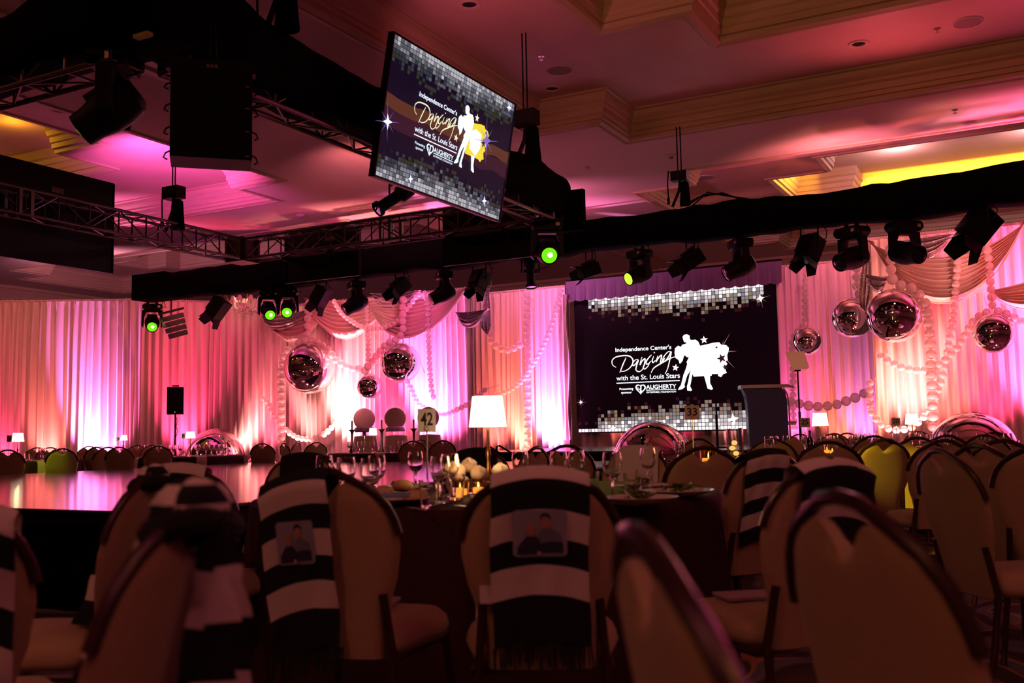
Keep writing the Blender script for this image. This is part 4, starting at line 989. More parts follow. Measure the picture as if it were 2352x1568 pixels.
# ---- loudspeaker on a stand
t = thing('speaker_stand', 'thin black pole stand holding the dark speaker before the left drapes', 'speaker stand', (-16.95, 15.85, 0))
MB().cyl((0, 0, .3), (0, 0, 1.62), .019, 10).build('pole', M['black'], t)
for k in range(3):
    a = k * 2.094 + .3; MB().cyl((0, 0, .75), (.42 * math.cos(a), .42 * math.sin(a), .012), .012, 8).build('leg', M['black'], t)
MB().lathe([(.02, -.04), (.035, -.03), (.035, .03), (.02, .04)], 12, (0, 0, .78)).build('collar', M['black'], t)
MB().tube([(0.02, -.02, 1.6), (.08, -.02, 1.5), (.05, -.02, 1.35), (.1, -.02, 1.25), (.03, -.02, 1.1)], .008, 6).build('cable', M['black'], t)
t = thing('loudspeaker', 'black loudspeaker box on a pole before the left drapes', 'speaker', (-16.95, 15.85, 1.62), .75)
MB().prism([(-.17, -.15, 0), (.17, -.15, 0), (.17, -.15, .60), (-.17, -.15, .60)], (0, .30, 0)).build('cabinet', M['plastic'], t, smooth=False)
MB().box((0, -.155, .30), (.31, .01, .56)).build('grille', M['black'], t, smooth=False)
MB().box((0, 0, .63), (.14, .06, .03)).build('handle', M['plastic'], t, smooth=False)
MB().ball((0, -.165, .05), .008, 8).build('power_light', emit('blue_indicator', (.2, .4, 1), 4), t)

# ================================================================== MIRROR BALLS AND BALLOON GARLANDS
def ball(label, c, r, group='mirror foil orb balloons', cord=0, tie=None):
    t = thing('mirror_ball', label, 'mirror ball', c, 0, group)
    MB().ball((0, 0, 0), r, 64).build('foil_sphere', M['mirror'], t)
    mb = MB()
    for k in range(12):
        a = 2 * PI * k / 12; mb.tube([(r * math.sin(th) * math.cos(a) * 1.002, r * math.sin(th) * math.sin(a) * 1.002, r * math.cos(th) * 1.002) for th in (.05, .15, .3, .45)], [.006, .004, .003, .001], 5)
    mb.build('seam_pucker', M['mirror'], t)
    if tie is not None: MB().tube([(0, 0, r), (0, tie * .1, 4.0 - c[2]), (0, tie, 4.32 - c[2])], .004, 6).build('hanging_cord', M['white'], t)
    elif cord: MB().cyl((0, 0, r), (0, 0, r + cord), .004, 6).build('hanging_cord', M['white'], t)
def ball_px(label, px, py, rp, y, cord=0, tie=None):
    P = aY(px, py, y); dep = (P - CO).dot(_f); ball(label, P, rp * dep / F, cord=cord, tie=tie)
ball_px('largest left mirror ball hanging inside the left balloon garland', 711, 845, 59, 17.45, .3)
ball_px('mirror ball right of the largest left one, above the white uplight', 920, 833, 46, 17.5, .3)
ball_px('smallest left mirror ball hanging between two larger ones', 849, 887, 29, 17.5, .3)
ball_px('mirror ball partly behind the right drape edge, below the moving head', 1958, 730, 46, 18.75, 0, -.62)
ball_px('largest right mirror ball under the large satin swag', 2055, 725, 62, 17.2, .3)
ball_px('mirror ball at the far right below the forked garland', 2282, 765, 46, 17.2, .3)
ball_px('smallest right mirror ball above the prompter, right of the screen', 1856, 783, 33, 19.3, 0, .88)
def fball(label, px, rp, y, z0):
    P = aY(px, 1040, y); dep = (P - CO).dot(_f); r = rp * dep / F; ball(label, (P.x, P.y, z0 + r), r)
fball('big mirror ball sitting behind the left tables under the amber uplight', 495, 66, 16.7, 0.0)
fball('small mirror ball on the floor behind the far left chairs', 600, 40, 15.9, 0.0)
fball('giant mirror ball standing before the projection screen', 1500, 92, 14.25, 0.0)
fball('giant mirror ball behind the right tables at the foot of the pink drape', 2235, 100, 15.6, 0.0)

def garland(label, pts, off, sc_, y, rz, spacing=.97, sub=0):
    """string of round balloons through picture points, hanging just in front of a drape"""
    P = [aY(off[0] + x / sc_, off[1] + yy / sc_, y) for x, yy in pts]; dep = (P[0] - CO).dot(_f); r = rz / sc_ * dep / F
    out = [P[0]]; cur = P[0]; need = 2 * r * spacing
    for a, b in zip(P, P[1:]):
        L = (b - a).length
        if L < 1e-5: continue
        d = (b - a) / L; pos = 0.0
        while True:
            # step along this segment until the chord from cur reaches 'need'
            q = None; s0 = pos
            while s0 <= L:
                if (a + d * s0 - cur).length >= need: q = s0; break
                s0 += r * .05
            if q is None: break
            cur = a + d * q; out.append(cur); pos = q
    rr = random.Random(len(pts)); c = out[0]
    t = thing('balloon_garland', label, 'balloon garland', c, 0, 'pearly balloon garlands before the drapes')
    me = None
    for k, p in enumerate(out):
        s = rr.uniform(.93, 1.05)
        if me is None:
            o = MB().ball((0, 0, 0), r, 20).build('balloon', M['balloon'], t); me = o
        else: o = me.copy(); COL.objects.link(o); o.parent = t
        o.location = p - c; o.scale = (s, s, s * rr.uniform(.98, 1.06))
    MB().tube([p - c for p in out], .004, 5).build('string', M['white'], t)
    yd = 20.1 if y > 18.95 else 18.12
    for q in (out[0], out[-1]): MB().tube([q - c, Vector((q.x, yd, q.z + .12)) - c], .004, 5).build('tie_string', M['white'], t)
Z1_, O1 = 2.94, (550, 600); ZR, OR, OR2 = 3.907, (1750, 450), (1750, 750)
garland('garland dropping to the largest left ball and down its left side to the floor', [(467, 285), (463, 337), (460, 395), (460, 455), (462, 510), (430, 540), (376, 560), (327, 600), (298, 652), (284, 710), (281, 768), (281, 885), (282, 1005), (281, 1130), (285, 1250), (292, 1345)], O1, Z1_, 17.58, 26)
garland('garland curving from the top of the largest left ball across to the smallest left ball', [(487, 537), (533, 548), (580, 580), (615, 616), (646, 664), (695, 697), (756, 720), (811, 727), (850, 738)], O1, Z1_, 17.48, 26)
garland('thin beaded garland looping low across the left satin swags', [(640, 270), (662, 315), (685, 345), (712, 370), (740, 395), (775, 415), (805, 435), (850, 450), (900, 455), (955, 452), (1010, 435), (1040, 420), (1080, 390), (1110, 350), (1140, 310), (1165, 280), (1195, 235), (1240, 210)], O1, Z1_, 17.38, 17)
garland('thin garland hanging straight between the two left balls', [(858, 300), (862, 430), (870, 530), (870, 640), (872, 690)], O1, Z1_, 17.43, 17)
garland('thick garland falling past the second left ball toward the smallest one', [(1108, 260), (1103, 305), (1103, 430), (1105, 480), (1070, 525), (1017, 545), (970, 578), (940, 620), (897, 672), (865, 710)], O1, Z1_, 17.33, 25)
garland('thin straight garland hanging right of the second left ball', [(1252, 215), (1275, 310), (1273, 400), (1275, 490), (1280, 590), (1282, 680), (1290, 800), (1300, 895), (1318, 930)], O1, Z1_, 17.48, 19)
garland('thin garland sweeping from the second left ball down behind the number card', [(1135, 820), (1160, 860), (1175, 900), (1205, 960), (1250, 985), (1345, 1035), (1390, 1035), (1430, 1020), (1550, 960), (1610, 910), (1665, 860)], O1, Z1_, 17.48, 18)
garland('thin garland rising from the big lamp to the upper left of the screen', [(1700, 905), (1760, 895), (1800, 880), (1840, 862), (1870, 840), (1905, 810), (1925, 790), (1945, 760), (1975, 705), (2000, 670), (2040, 595), (2080, 510), (2110, 420), (2135, 345), (2160, 240), (2170, 200)], O1, Z1_, 19.72, 18)
garland('short drooping garland between the sequin tail and the long straight chain', [(1690, 490), (1700, 535), (1732, 570), (1778, 597), (1828, 600), (1872, 580), (1905, 555)], O1, Z1_, 19.67, 25)
garland('long straight garland hanging to the floor left of the screen', [(1942, 228), (1945, 600), (1946, 900), (1946, 1275)], O1, Z1_, 19.82, 24)
garland('small garland drooping low from the far left drape to the foot of the left drop', [(160, 925), (178, 938), (202, 970), (222, 1010), (243, 1050), (270, 1090), (310, 1130), (345, 1165), (400, 1195), (440, 1200), (480, 1200), (520, 1190), (560, 1175), (595, 1150), (625, 1120), (650, 1095)], O1, Z1_, 17.68, 19)
def cat2(a, b): return a + [(x, y + 300 * ZR) for x, y in b]
garland('thick garland over the largest right ball and straight down beside it', cat2([(1155, 480), (1160, 560), (1158, 657), (1172, 762), (1255, 808), (1350, 832), (1422, 895), (1477, 985), (1490, 1080), (1503, 1187), (1510, 1295), (1517, 1395)], [(1518, 225), (1515, 330), (1520, 440), (1527, 530), (1530, 630), (1535, 740), (1535, 825), (1535, 920)]), OR, ZR, 17.18, 46)
garland('garland hanging to the mirror ball behind the right drape edge', [(848, 650), (850, 740), (845, 820), (875, 880)], OR, ZR, 18.82, 40)
garland('thin garland over the smallest right ball and down behind the prompter', cat2([(398, 705), (390, 770), (385, 840), (388, 910), (387, 975), (387, 1045), (390, 1110), (370, 1165), (320, 1210), (285, 1260), (270, 1320), (270, 1400)], [(275, 290), (280, 415), (280, 490), (275, 550), (280, 620), (280, 730), (280, 795), (290, 855), (295, 920), (300, 960)]), OR, ZR, 19.62, 30)
garland('garland swinging from the large right swag down left in a low loop', cat2([(1760, 455), (1757, 535), (1757, 620), (1750, 700), (1742, 780), (1735, 860), (1727, 940), (1722, 1020), (1717, 1097), (1705, 1170), (1690, 1250), (1680, 1330), (1665, 1405), (1640, 1480)], [(1645, 315), (1632, 390), (1615, 465), (1590, 540), (1560, 620), (1540, 690), (1500, 760), (1445, 815), (1380, 870), (1330, 910), (1260, 925), (1190, 930), (1120, 910), (1060, 870), (1015, 815), (975, 750), (970, 700), (965, 620), (965, 560), (970, 500)]), OR, ZR, 17.48, 35)
garland('straight garland dropping to the mirror ball at the far right and off to the right', [(2020, 420), (2027, 505), (2037, 585), (2045, 665), (2048, 745), (2055, 830), (2063, 915), (2068, 990), (2125, 1040), (2205, 1060), (2290, 1105), (2352, 1140), (2420, 1160)], OR, ZR, 17.18, 36)
garland('garland curving from the far right ball down across the peach drape', cat2([(2015, 1045), (1945, 1080), (1887, 1137), (1845, 1207), (1800, 1280), (1760, 1350), (1710, 1405), (1650, 1470)], [(1590, 335), (1530, 375), (1455, 390), (1385, 390), (1310, 378), (1240, 360), (1175, 327), (1115, 297), (1060, 262)]), OR, ZR, 17.23, 35)
garland('thick low garland drooping beside the lectern to the right drape edge', [(255, 672), (330, 690), (410, 708), (490, 717), (570, 713), (660, 703), (745, 672), (838, 637), (920, 597), (955, 575)], OR2, ZR, 18.92, 42)

# ---- chandelier seen behind the long beam
P = aY(568, 700, 17.3); t = thing('chandelier', 'glass chandelier with small pink shades behind the long beam', 'chandelier', (P.x, P.y, P.z))
MB().cyl((0, 0, .1), (0, 0, .95), .02, 8).build('stem', M['brass'], t)
MB().lathe([(.0, -.22), (.03, -.2), (.05, -.12), (.03, -.05), (.045, .03), (.02, .1)], 12).build('centre_column', M['crystal'], t)
for k in range(8):
    a = 2 * PI * k / 8 + .2; d = Vector((math.cos(a), math.sin(a), 0))
    arm = MB().tube([d * .03 + Vector((0, 0, -.05)), d * .14 + Vector((0, 0, -.15)), d * .26 + Vector((0, 0, -.08)), d * .33 + Vector((0, 0, .0))], .010, 6).build('arm', M['crystal'], t)
    MB().cyl(d * .33 + Vector((0, 0, .0)), d * .33 + Vector((0, 0, .09)), .010, 6).build('candle_tube', M['brass'], arm)
    MB().lathe([(.075, .08), (.035, .19)], 14, d * .33).build('lamp_shade', M['shade_off'], arm)
    mb = MB()
    for q in range(3): mb.ball(d * (.12 + .09 * q) + Vector((0, 0, -.2 + .04 * q)), .018, 8, (1, 1, 1.7))
    mb.build('crystal_drops', M['crystal'], arm)
bulb('chandelier_glow', (P.x, P.y - .1, P.z + .1), (1, .55, .35), 4)

# ================================================================== STAGE FURNITURE
P = aY(1757, 900, 18.3); t = thing('lectern', 'steel blue lectern with silver edges standing right of the screen', 'lectern', (P.x, 18.3, .754), face(P, .12))
o_ = [(-.33, 0), (-.345, .75), (-.37, .92), (-.42, 1.04), (.27, 1.04), (.335, .95), (.36, .80), (.36, 0)]
MB().prism([(x, -.22, z) for x, z in o_], (0, .44, 0)).build('body', M['lectern'], t, smooth=False)
MB().prism([(-.46, -.28, 1.04), (.40, -.28, 1.04), (.48, -.28, 1.02), (.48, -.28, 1.06), (.38, -.28, 1.10), (-.46, -.28, 1.10)], (0, .55, 0)).build('reading_top', M['silver'], t, smooth=False)
for y in (-.235, .235): MB().tube([(.30, y, 1.03), (.36, y, .93), (.385, y, .78), (.385, y, 0)], .018, 6).build('edge_rail', M['silver'], t)
MB().box((.45, 0, .40), (.12, .3, .07)).build('side_shelf', M['silver'], t, smooth=False)
MB().tube([(.10, 0, 1.10), (.10, 0, 1.2), (.16, -.02, 1.36), (.24, -.03, 1.46)], .007, 6).build('gooseneck_microphone', M['black'], t)
def prompter(label, px, ytop, Y, z0, plate, pw=.36):
    P = aY(px, ytop, Y); t = thing('speech_prompter', label, 'prompter', (P.x, Y, z0), face(P))
    MB().cyl((0, 0, .02), (0, 0, (P.z - z0) * .45), .022, 8).cyl((0, 0, (P.z - z0) * .45), (0, 0, P.z - z0), .014, 8).build('pole', M['black'], t)
    MB().lathe([(0, 0), (.2, .0), (.2, .015), (.03, .03)], 20).build('base', M['black'], t)
    MB().box((0, 0, P.z - z0 + .01), (.11, .05, .03)).build('clamp', M['black'], t, smooth=False)
    if plate:
        q = [(-.20, 0, .33), (.13, 0, .33), (.20, 0, .04), (.165, 0, .01), (-.06, 0, .01), (-.09, 0, .04)]
        mb = MB().prism([(x, -.005 + .12 * z, z + P.z - z0 + .02) for x, y, z in q], (0, .01, 0)); mb.build('glass_plate', M['acrylic'], t, smooth=False)
prompter('speech prompter with tilted glass plate on a black pole, right of the lectern', 1832, 852, 17.9, .754, True)
prompter('black prompter pole seen edge on before the screen, left of the lectern', 1642, 862, 16.6, .754, False)

# ================================================================== CHAIRS
def hw(z):
    K = [(.40, .155), (.50, .165), (.58, .187), (.66, .212), (.74, .225), (.80, .218), (.86, .192), (.90, .158), (.925, .118), (.935, .085)]
    for (a, p), (b, q) in zip(K, K[1:]):
        if z <= b: u = (z - a) / (b - a); u = max(0, u); u = u * u * (3 - 2 * u) * .5 + u * .5; return p + (q - p) * u
    return K[-1][1]
def yb(z): return -.205 - (z - .45) * .20
def chair_back():
    rows_f, rows_b = [], []; nj = 26; ni = 16; loops = []
    for j in range(nj + 1):
        tt = j / nj; z0 = .40 + .535 * tt; h = hw(z0); rf, rb = [], []
        for i in range(ni + 1):
            s_ = -1 + 2 * i / ni; x = s_ * h; z = z0 - .058 * math.exp(-(s_ / .55) ** 2 * 1.4) * max(0, (tt - .75) / .25) ** 2
            th = .021 * max(0.0, 1 - abs(s_) ** 5) ** .5 * (1 - max(0, (tt - .93) / .07) * .55) + .002; c = yb(z) + .35 * x * x
            rf.append((x, c + th, z)); rb.append((x, c - th, z))
        loops.append(rf + rb[::-1])
    mb = MB().grid(loops, wrapu=True); m = len(loops[0]); n0 = len(mb.v)
    mb.f.append(tuple(range(m - 1, -1, -1))); mb.m.append(0); mb.f.append(tuple(range(n0 - m, n0))); mb.m.append(0)
    return mb
def make_chair(label):
    t = thing('banquet_chair', label, 'chair')
    chair_back().build('backrest', M['chair_fab'], t, angle=60)
    # tube that follows the shoulders and arches over the hand hole
    pts = []
    for z in (.78, .82, .86, .90, .925): pts.append((-hw(z) - .006, yb(z) + .35 * hw(z) ** 2 - .006, z))
    arch = [(-.085, .945), (-.05, .962), (0, .968), (.05, .962), (.085, .945)]
    pts += [(x, yb(z) + .35 * x * x - .004, z) for x, z in arch]
    pts += [(-x, y, z) for x, y, z in pts[4::-1]]
    MB().tube(pts, .0125, 8).build('back_frame', M['frame'], t)
    rows = []; n = 32
    for r_, z in ((.0, .505), (.6, .50), (.86, .49), (.97, .465), (1.0, .435), (.96, .41), (.0, .408)):
        rows.append([((.235 - .02 * (math.sin(a) < 0)) * r_ * math.copysign(abs(math.cos(a)) ** .45, math.cos(a)), .03 + .235 * r_ * math.copysign(abs(math.sin(a)) ** .45, math.sin(a)), z) for a in [2 * PI * k / n for k in range(n)]])
    MB().grid(rows, wrapu=True).build('seat', M['chair_fab'], t, angle=70)
    mb = MB().tube([(-.20, -.18, .395), (.20, -.18, .395), (.20, .22, .395), (-.20, .22, .395)], .014, 6, closed=True); mb.build('seat_frame', M['frame'], t)
    for s_ in (-1, 1):
        MB().tube([(s_ * .20, .22, .40), (s_ * .215, .245, .2), (s_ * .225, .26, .0)], .014, 8).build('leg', M['frame'], t)
        MB().tube([(s_ * .165, yb(.62), .60), (s_ * .18, -.205, .42), (s_ * .20, -.25, .2), (s_ * .21, -.31, .0)], .014, 8).build('leg', M['frame'], t)
    return t
CH0 = []
TSPEC = [(1118, 4.95, 1.13, .78), (1635, 8.5, .92, .775), (1868, 11.6, .92, .775), (2075, 13.2, .92, .775), (2262, 10.3, .85, .775), (60, 16.2, .85, .775), (275, 20.6, .85, .775), (440, 17.7, .95, .775), (880, 17.6, .95, .775)]
TCEN = [(aD(a, z, d), r) for a, d, r, z in TSPEC]; PLACED = []
def settle(q):
    """keep a chair clear of table cloths, the dance floor and the chairs already standing"""
    q = q.copy(); start = q.copy()
    for _ in range(12):
        for c, r in TCEN:
            d = Vector((q.x - c.x, q.y - c.y))
            if d.length < r + .34: d.normalize(); q.x, q.y = c.x + d.x * (r + .345), c.y + d.y * (r + .345)
        for o in PLACED:
            d = Vector((q.x - o.x, q.y - o.y))
            if 1e-4 < d.length < .5: d = d.normalized() * .505; q.x, q.y = o.x + d.x, o.y + d.y
        if -12.85 < q.x < -4.5 and 4.0 < q.y < 13.8:
            e = [(q.x + 12.85, (-12.86, q.y)), (-4.5 - q.x, (-4.49, q.y)), (13.8 - q.y, (q.x, 13.81))]; q.x, q.y = min(e)[1]
    PLACED.append(q); return q
def CH(label, px, dep, deg, grp='tan banquet chairs set round the tables', by_top=None):
    P = aD(px, .95, dep); yaw = face(P, math.radians(deg)); R = Matrix.Rotation(yaw, 3, 'Z')
    q = P + R @ Vector((0, .29, 0)); q.z = 0
    if dep > 4.9: q = settle(q)
    else: PLACED.append(q)
    if not CH0: c = make_chair(label); CH0.append(c); c.location = q; c.rotation_euler = (0, 0, yaw); c['group'] = grp
    else: c = dup(CH0[0], q, yaw, label, grp)
    return c
# ---- scarves
def ztop(x): return .975 - 1.35 * x * x
def scarf(chair, label, stripes, xo=0, wd=.27, front=.12, patch=None, seed=1, name='striped_scarf', taper=.0, fringe=True):
    t = thing(name, label, 'scarf', chair.location, chair.rotation_euler.z, 'black and white knitted scarves over the chair backs')
    tot = sum(a for a, b in stripes); f = noise1(seed)
    ss = [-front, -front * .6, -front * .25, -.02, -.008]; bnds = []; acc = 0
    for a, b in stripes:
        k = max(2, int(a / .03)); ss += [acc + a * i / k for i in range(k)]; acc += a; bnds.append((acc, b))
    ss.append(acc); nx = 12
    def col(s):
        if s < 0: return 0 if stripes[0][1] == 'w' else 1
        for b, c in bnds:
            if s < b - 1e-6: return 0 if c == 'w' else 1
        return 1
    def pt(s, i):
        u = i / nx - .5; x = xo + wd * u * (1 - taper * max(0, s) / tot); zt = ztop(x); k = .008 * f(s * 14 + i * .6) + .012 * math.sin(u * 9 + s * 11)
        if s < 0: z = zt + s; y = yb(z) + .35 * x * x + .034 + .01
        elif s < .03: z = zt + .004; y = yb(z) + .02 - s
        else: z = zt - (s - .02); y = yb(max(z, .4)) + .35 * x * x - .034 - abs(k)
        return (x + .004 * f(s * 9), y - .004, z)
    rows = [[pt(s, i) for i in range(nx + 1)] for s in ss]
    MB().grid(rows, mf=lambda i, j: col((ss[i] + ss[i + 1]) / 2)).build('knitted_band', [M['knitw'], M['knitb']], t, angle=80)
    if fringe:
        mb = MB(); R2 = random.Random(seed)
        for i in range(34):
            x = xo + wd * (i / 33 - .5) * (1 - taper); z = ztop(x) - tot + .02; y = yb(max(z, .4)) + .35 * x * x - .04
            mb.tube([(x, y, z), (x + R2.uniform(-.008, .008), y - .003, z - R2.uniform(.05, .08))], .0035, 4)
        mb.build('fringe', M['fringe'] if stripes[-1][1] == 'b' else M['knitw'], t)
    if patch:
        s0, s1, px0, px1 = patch; mb = MB()
        def q(u, v, d): 
            x = px0 + (px1 - px0) * u; s = s0 + (s1 - s0) * (1 - v); z = ztop(x * .6) - (s - .02); return (x, yb(z) + .35 * x * x - .052 - d, z)
        def shape(pts, nm, m_, d): MB().poly([q(u, v, d) for u, v in pts]).build(nm, m_, pp, smooth=False, tri=True)
        c = [(.06, 0), (.94, 0), (1, .06), (1, .94), (.94, 1), (.06, 1), (0, .94), (0, .06)]
        mb.prism([q(u, v, 0) for u, v in c], (0, -.003, 0)); pp = mb.build('photo_patch', M['photo'], t, smooth=False, tri=True)
        pp['label'] = 'square printed photo of two people in dark tops'
        ov = lambda cx, cy, rx, ry: [(cx + rx * math.cos(a), cy + ry * math.sin(a)) for a in [2 * PI * k / 20 for k in range(20)]]
        shape([(.50, .05), (.93, .05), (.92, .30), (.88, .48), (.76, .56), (.68, .60), (.58, .60), (.50, .52), (.46, .3)], 'printed_torso', M['grey'], .004)
        shape([(.46, .08), (.93, .08), (.92, .30), (.70, .32), (.46, .26)], 'printed_arms', M['navy'], .0045)
        shape([(.08, .05), (.52, .05), (.52, .26), (.46, .40), (.38, .44), (.26, .43), (.18, .34), (.08, .20)], 'printed_torso', M['navy'], .005)
        shape(ov(.60, .74, .10, .15), 'printed_head', M['skin'], .005)
        shape([(.50, .76), (.51, .86), (.56, .92), (.64, .92), (.70, .86), (.70, .78), (.64, .84), (.56, .84)], 'printed_hair', M['navy'], .0055)
        shape(ov(.33, .55, .085, .13), 'printed_head', M['skin'], .006)
        shape([(.245, .58), (.25, .66), (.29, .71), (.37, .71), (.41, .66), (.41, .6), (.37, .66), (.29, .65)], 'printed_hair', mat('blond_print', (.5, .36, .2), .6, var=.2), .0065)
        shape([(.45, .035), (.51, .035), (.51, .10), (.45, .10)], 'printed_badge', M['white'], .007)
    return t
def knot_scarf(chair, label, seed=1, xo=0, big=1.0):
    """scarf knotted round the top of a chair with two striped tails"""
    t = thing('knotted_scarf', label, 'scarf', chair.location, chair.rotation_euler.z, 'black and white knitted scarves over the chair backs')
    f, g = noise1(seed), noise1(seed + 1); mats = [M['knitw'], M['knitb']]
    rows = []; n = 20
    for j in range(11):
        th = PI * j / 10; rows.append([(xo + (.075 + .014 * f(j * .8 + k)) * big * math.sin(th) * math.cos(2 * PI * k / n), yb(.93) + (.062 + .012 * g(j + k * .7)) * big * math.sin(th) * math.sin(2 * PI * k / n), .95 + .06 * big * math.cos(th)) for k in range(n)])
    MB().grid(rows, wrapu=True, mf=lambda i, j: 1 if (i // 2 + j // 5) % 2 else 0).build('knot', mats, t)
    for s_, L in ((-1, .50), (1, .44)):
        rows = []; nn = 30
        for j in range(nn + 1):
            v = j / nn; w_ = (.035 + .11 * v ** .7) * big; row = []
            for i in range(13):
                u = i / 12 - .5
                row.append((xo + w_ * 1.3 * u + .02 * s_, yb(.95 - L * v * .8) + s_ * (.055 + .075 * v) + .045 * math.cos(u * 15 + seed + v * 2.5) * (.35 + v) * big + .012 * f(v * 6 + i), .96 - L * v - .02 * abs(u)))
            rows.append(row)
        MB().grid(rows, mf=lambda i, j, q=(0 if s_ < 0 else 1): 1 if (i // 5) % 2 == q else 0).build('tail', mats, t, angle=80)
    # band that goes round the back of the chair
    pts = [(xo + .10 * math.cos(a) * big, yb(.93) + .05 * math.sin(a), .935 + .01 * math.sin(2 * a)) for a in [2 * PI * k / 24 for k in range(24)]]
    MB().tube(pts, .022, 8, closed=True).build('wrapped_band', M['knitb'], t)
    return t

A = CH('chair in the centre foreground with the photo patch scarf laid over its back', 1237, 2.8, 0)
scarf(A, 'scarf with a square photo patch on the centre foreground chair', [(.05, 'w'), (.085, 'b'), (.08, 'w'), (.075, 'b'), (.085, 'w'), (.13, 'b')], 0, .275, patch=(.135, .265, -.075, .075), seed=2)
B = CH('foreground chair left of centre with its back turned half right', 745, 3.0, -26)
scarf(B, 'scarf with a lilac photo patch on the chair left of centre', [(.05, 'b'), (.07, 'w'), (.075, 'b'), (.08, 'w'), (.075, 'b'), (.085, 'w'), (.12, 'b')], -.085, .24, patch=(.17, .30, -.145, -.02), seed=3)
C_ = CH('chair further left whose back shows beside the knotted scarf', 412, 4.0, -24)
scarf(C_, 'scarf with a black bar near its top, on the left chair beside the dance floor', [(.055, 'w'), (.055, 'b'), (.065, 'w'), (.06, 'b'), (.065, 'w'), (.06, 'b')], 0, .25, seed=4)
S_ = CH('nearest chair at lower left, seen nearly edge on under a knotted scarf', 430, 1.6, 64)
knot_scarf(S_, 'large blurred knotted scarf with hanging tails at lower left', 5, 0, 1.0)
T_ = CH('chair seen edge on behind the large knotted scarf at lower left', 345, 3.1, 64)
knot_scarf(T_, 'smaller knotted scarf on the edge-on chair in front of the dance floor', 9, 0, .8)
U_ = CH('chair cut off by the left picture edge with a scarf over it', -200, 2.0, -14)
scarf(U_, 'scarf on the chair cut off by the left picture edge', [(.07, 'w'), (.07, 'b'), (.08, 'w'), (.08, 'b'), (.08, 'w'), (.08, 'b')], .06, .26, seed=6)
D_ = CH('chair facing us on the far side of the near table, at its left end', 697, 6.15, 165)
scarf(D_, 'dark topped scarf on the chair at the far left of the near table', [(.05, 'b'), (.05, 'w'), (.07, 'b'), (.07, 'w')], 0, .27, seed=7, front=.25)
E_ = CH('chair across the near table behind the lit table lamp', 1095, 6.7, 178)
scarf(E_, 'scarf on the chair behind the big table lamp', [(.04, 'b'), (.06, 'w'), (.07, 'b')], .0, .27, seed=8, front=.25)
CH('chair behind the near table whose dark back edge slopes down right, between two goblets', 1228, 6.9, 60)
CH('chair with a dark arched rail behind the goblets right of centre', 1300, 7.4, 12)
H_ = CH('chair behind the near table in front of the giant ball, with a scarf', 1440, 6.35, 160)
scarf(H_, 'scarf on the chair in front of the giant mirror ball', [(.05, 'w'), (.07, 'b'), (.07, 'w'), (.07, 'b')], -.03, .27, seed=9, front=.25)
CH('large brown-lit chair back right of the giant mirror ball', 1555, 5.5, 14)
CH('small chair with open arched rail below the card with number 33', 1603, 10.6, 20)
K_ = CH('chair right of the near table with a long many-striped scarf', 1760, 4.6, 40)
scarf(K_, 'long many-striped scarf on the chair right of the near table', [(.045, 'b'), (.06, 'w'), (.065, 'b'), (.065, 'w'), (.065, 'b'), (.065, 'w'), (.07, 'b')], -.03, .24, seed=10, fringe=False)
J_ = CH('biggest chair in the right foreground with a bare tan back turned right', 1955, 1.47, -58)
J2 = CH('chair just behind the biggest foreground chair, with a scarf over its top', 1893, 3.05, 44)
scarf(J2, 'scarf over the chair top behind the biggest foreground chair', [(.04, 'w'), (.085, 'b'), (.07, 'w'), (.07, 'b')], .02, .30, seed=11, fringe=False, front=.18)
CH('blurred chair edge slanting across the bottom, right of centre', 1512, 1.0, -76)
CH('slim chair at right seen nearly side-on, its apex above the carpet gap', 2165, 4.0, -58)
CH('chair at right turned away so its seat points to the right edge', 2250, 4.75, -38)
CH('chair at right behind the seat-turned one, its back edged in magenta light', 2305, 5.9, -12)
CH('chair cut off by the right picture edge in the second row', 2395, 4.4, -10)
CH('chair lit yellow green, right of the big foreground scarf', 2028, 7.4, 28)
CH('brown chair touching the right side of the yellow lit one', 2108, 8.0, -10)
CH('chair with a high arched rail above the big foreground scarf', 1902, 6.7, 4)
CH('chair with a tan top left of the goblets of the table with card 25', 1772, 9.3, -6)
CH('chair with open rail directly right of the lamp by card 25', 1928, 12.6, 165)
CH('small far chair with red-lit back left of the card with number 20', 1945, 15.0, 172)
CH('small far chair just under the card with number 20', 1998, 14.2, 178)
CH('chair with dark rail right of the yellow lit chair, second behind', 2078, 10.0, 8)
CH('far chair behind the lamp by card 20', 2110, 15.5, 180)
CH('chair with an arched rail before the giant right mirror ball, left side', 2176, 9.2, 14)
CH('chair in front of the giant right mirror ball, turned right', 2262, 9.0, -20)
CH('far chair rail reflected beside the giant right mirror ball', 2284, 11.2, 5)
CH('chair between the yellow lit chair and the slim side-on chair', 2165, 6.4, 24)
CH('far chair below the white shaded lamp by card 25', 1850, 14.6, 175)
CH('far left chair at the picture edge across the dance floor', 18, 14.2, -10)
CH('left chair across the dance floor with a green light streak on its back', 143, 14.6, 4)
CH('small chair partly hidden behind the far left tables, beside the lamp', 85, 18.5, 172)
CH('pink-lit chair behind, just left of the brilliant violet drape', 112, 18.2, 170)
CH('beige chair beyond the dance floor, left of a pair of chairs', 222, 16.6, -24)
CH('first of two overlapping chairs beyond the dance floor, turned left', 247, 15.8, 22)
CH('second of two overlapping chairs beyond the dance floor, turned right', 278, 15.4, -18)
CH('pink chair peeping behind the beige chair before the violet drape', 208, 19.8, 160)
CH('far pink chair right of the small card by the violet drape', 312, 20.0, 168)
CH('far chair right of the black speaker stand', 350, 19.6, 176)
CH('chair before the round table with glasses, below the speaker', 410, 16.9, 2)
CH('chair left of the small floor mirror ball', 537, 17.6, -16)
CH('side-on chair hiding part of the small floor mirror ball', 607, 17.0, -68)
CH('thin side-on chair right of the small floor mirror ball', 681, 18.4, 66)
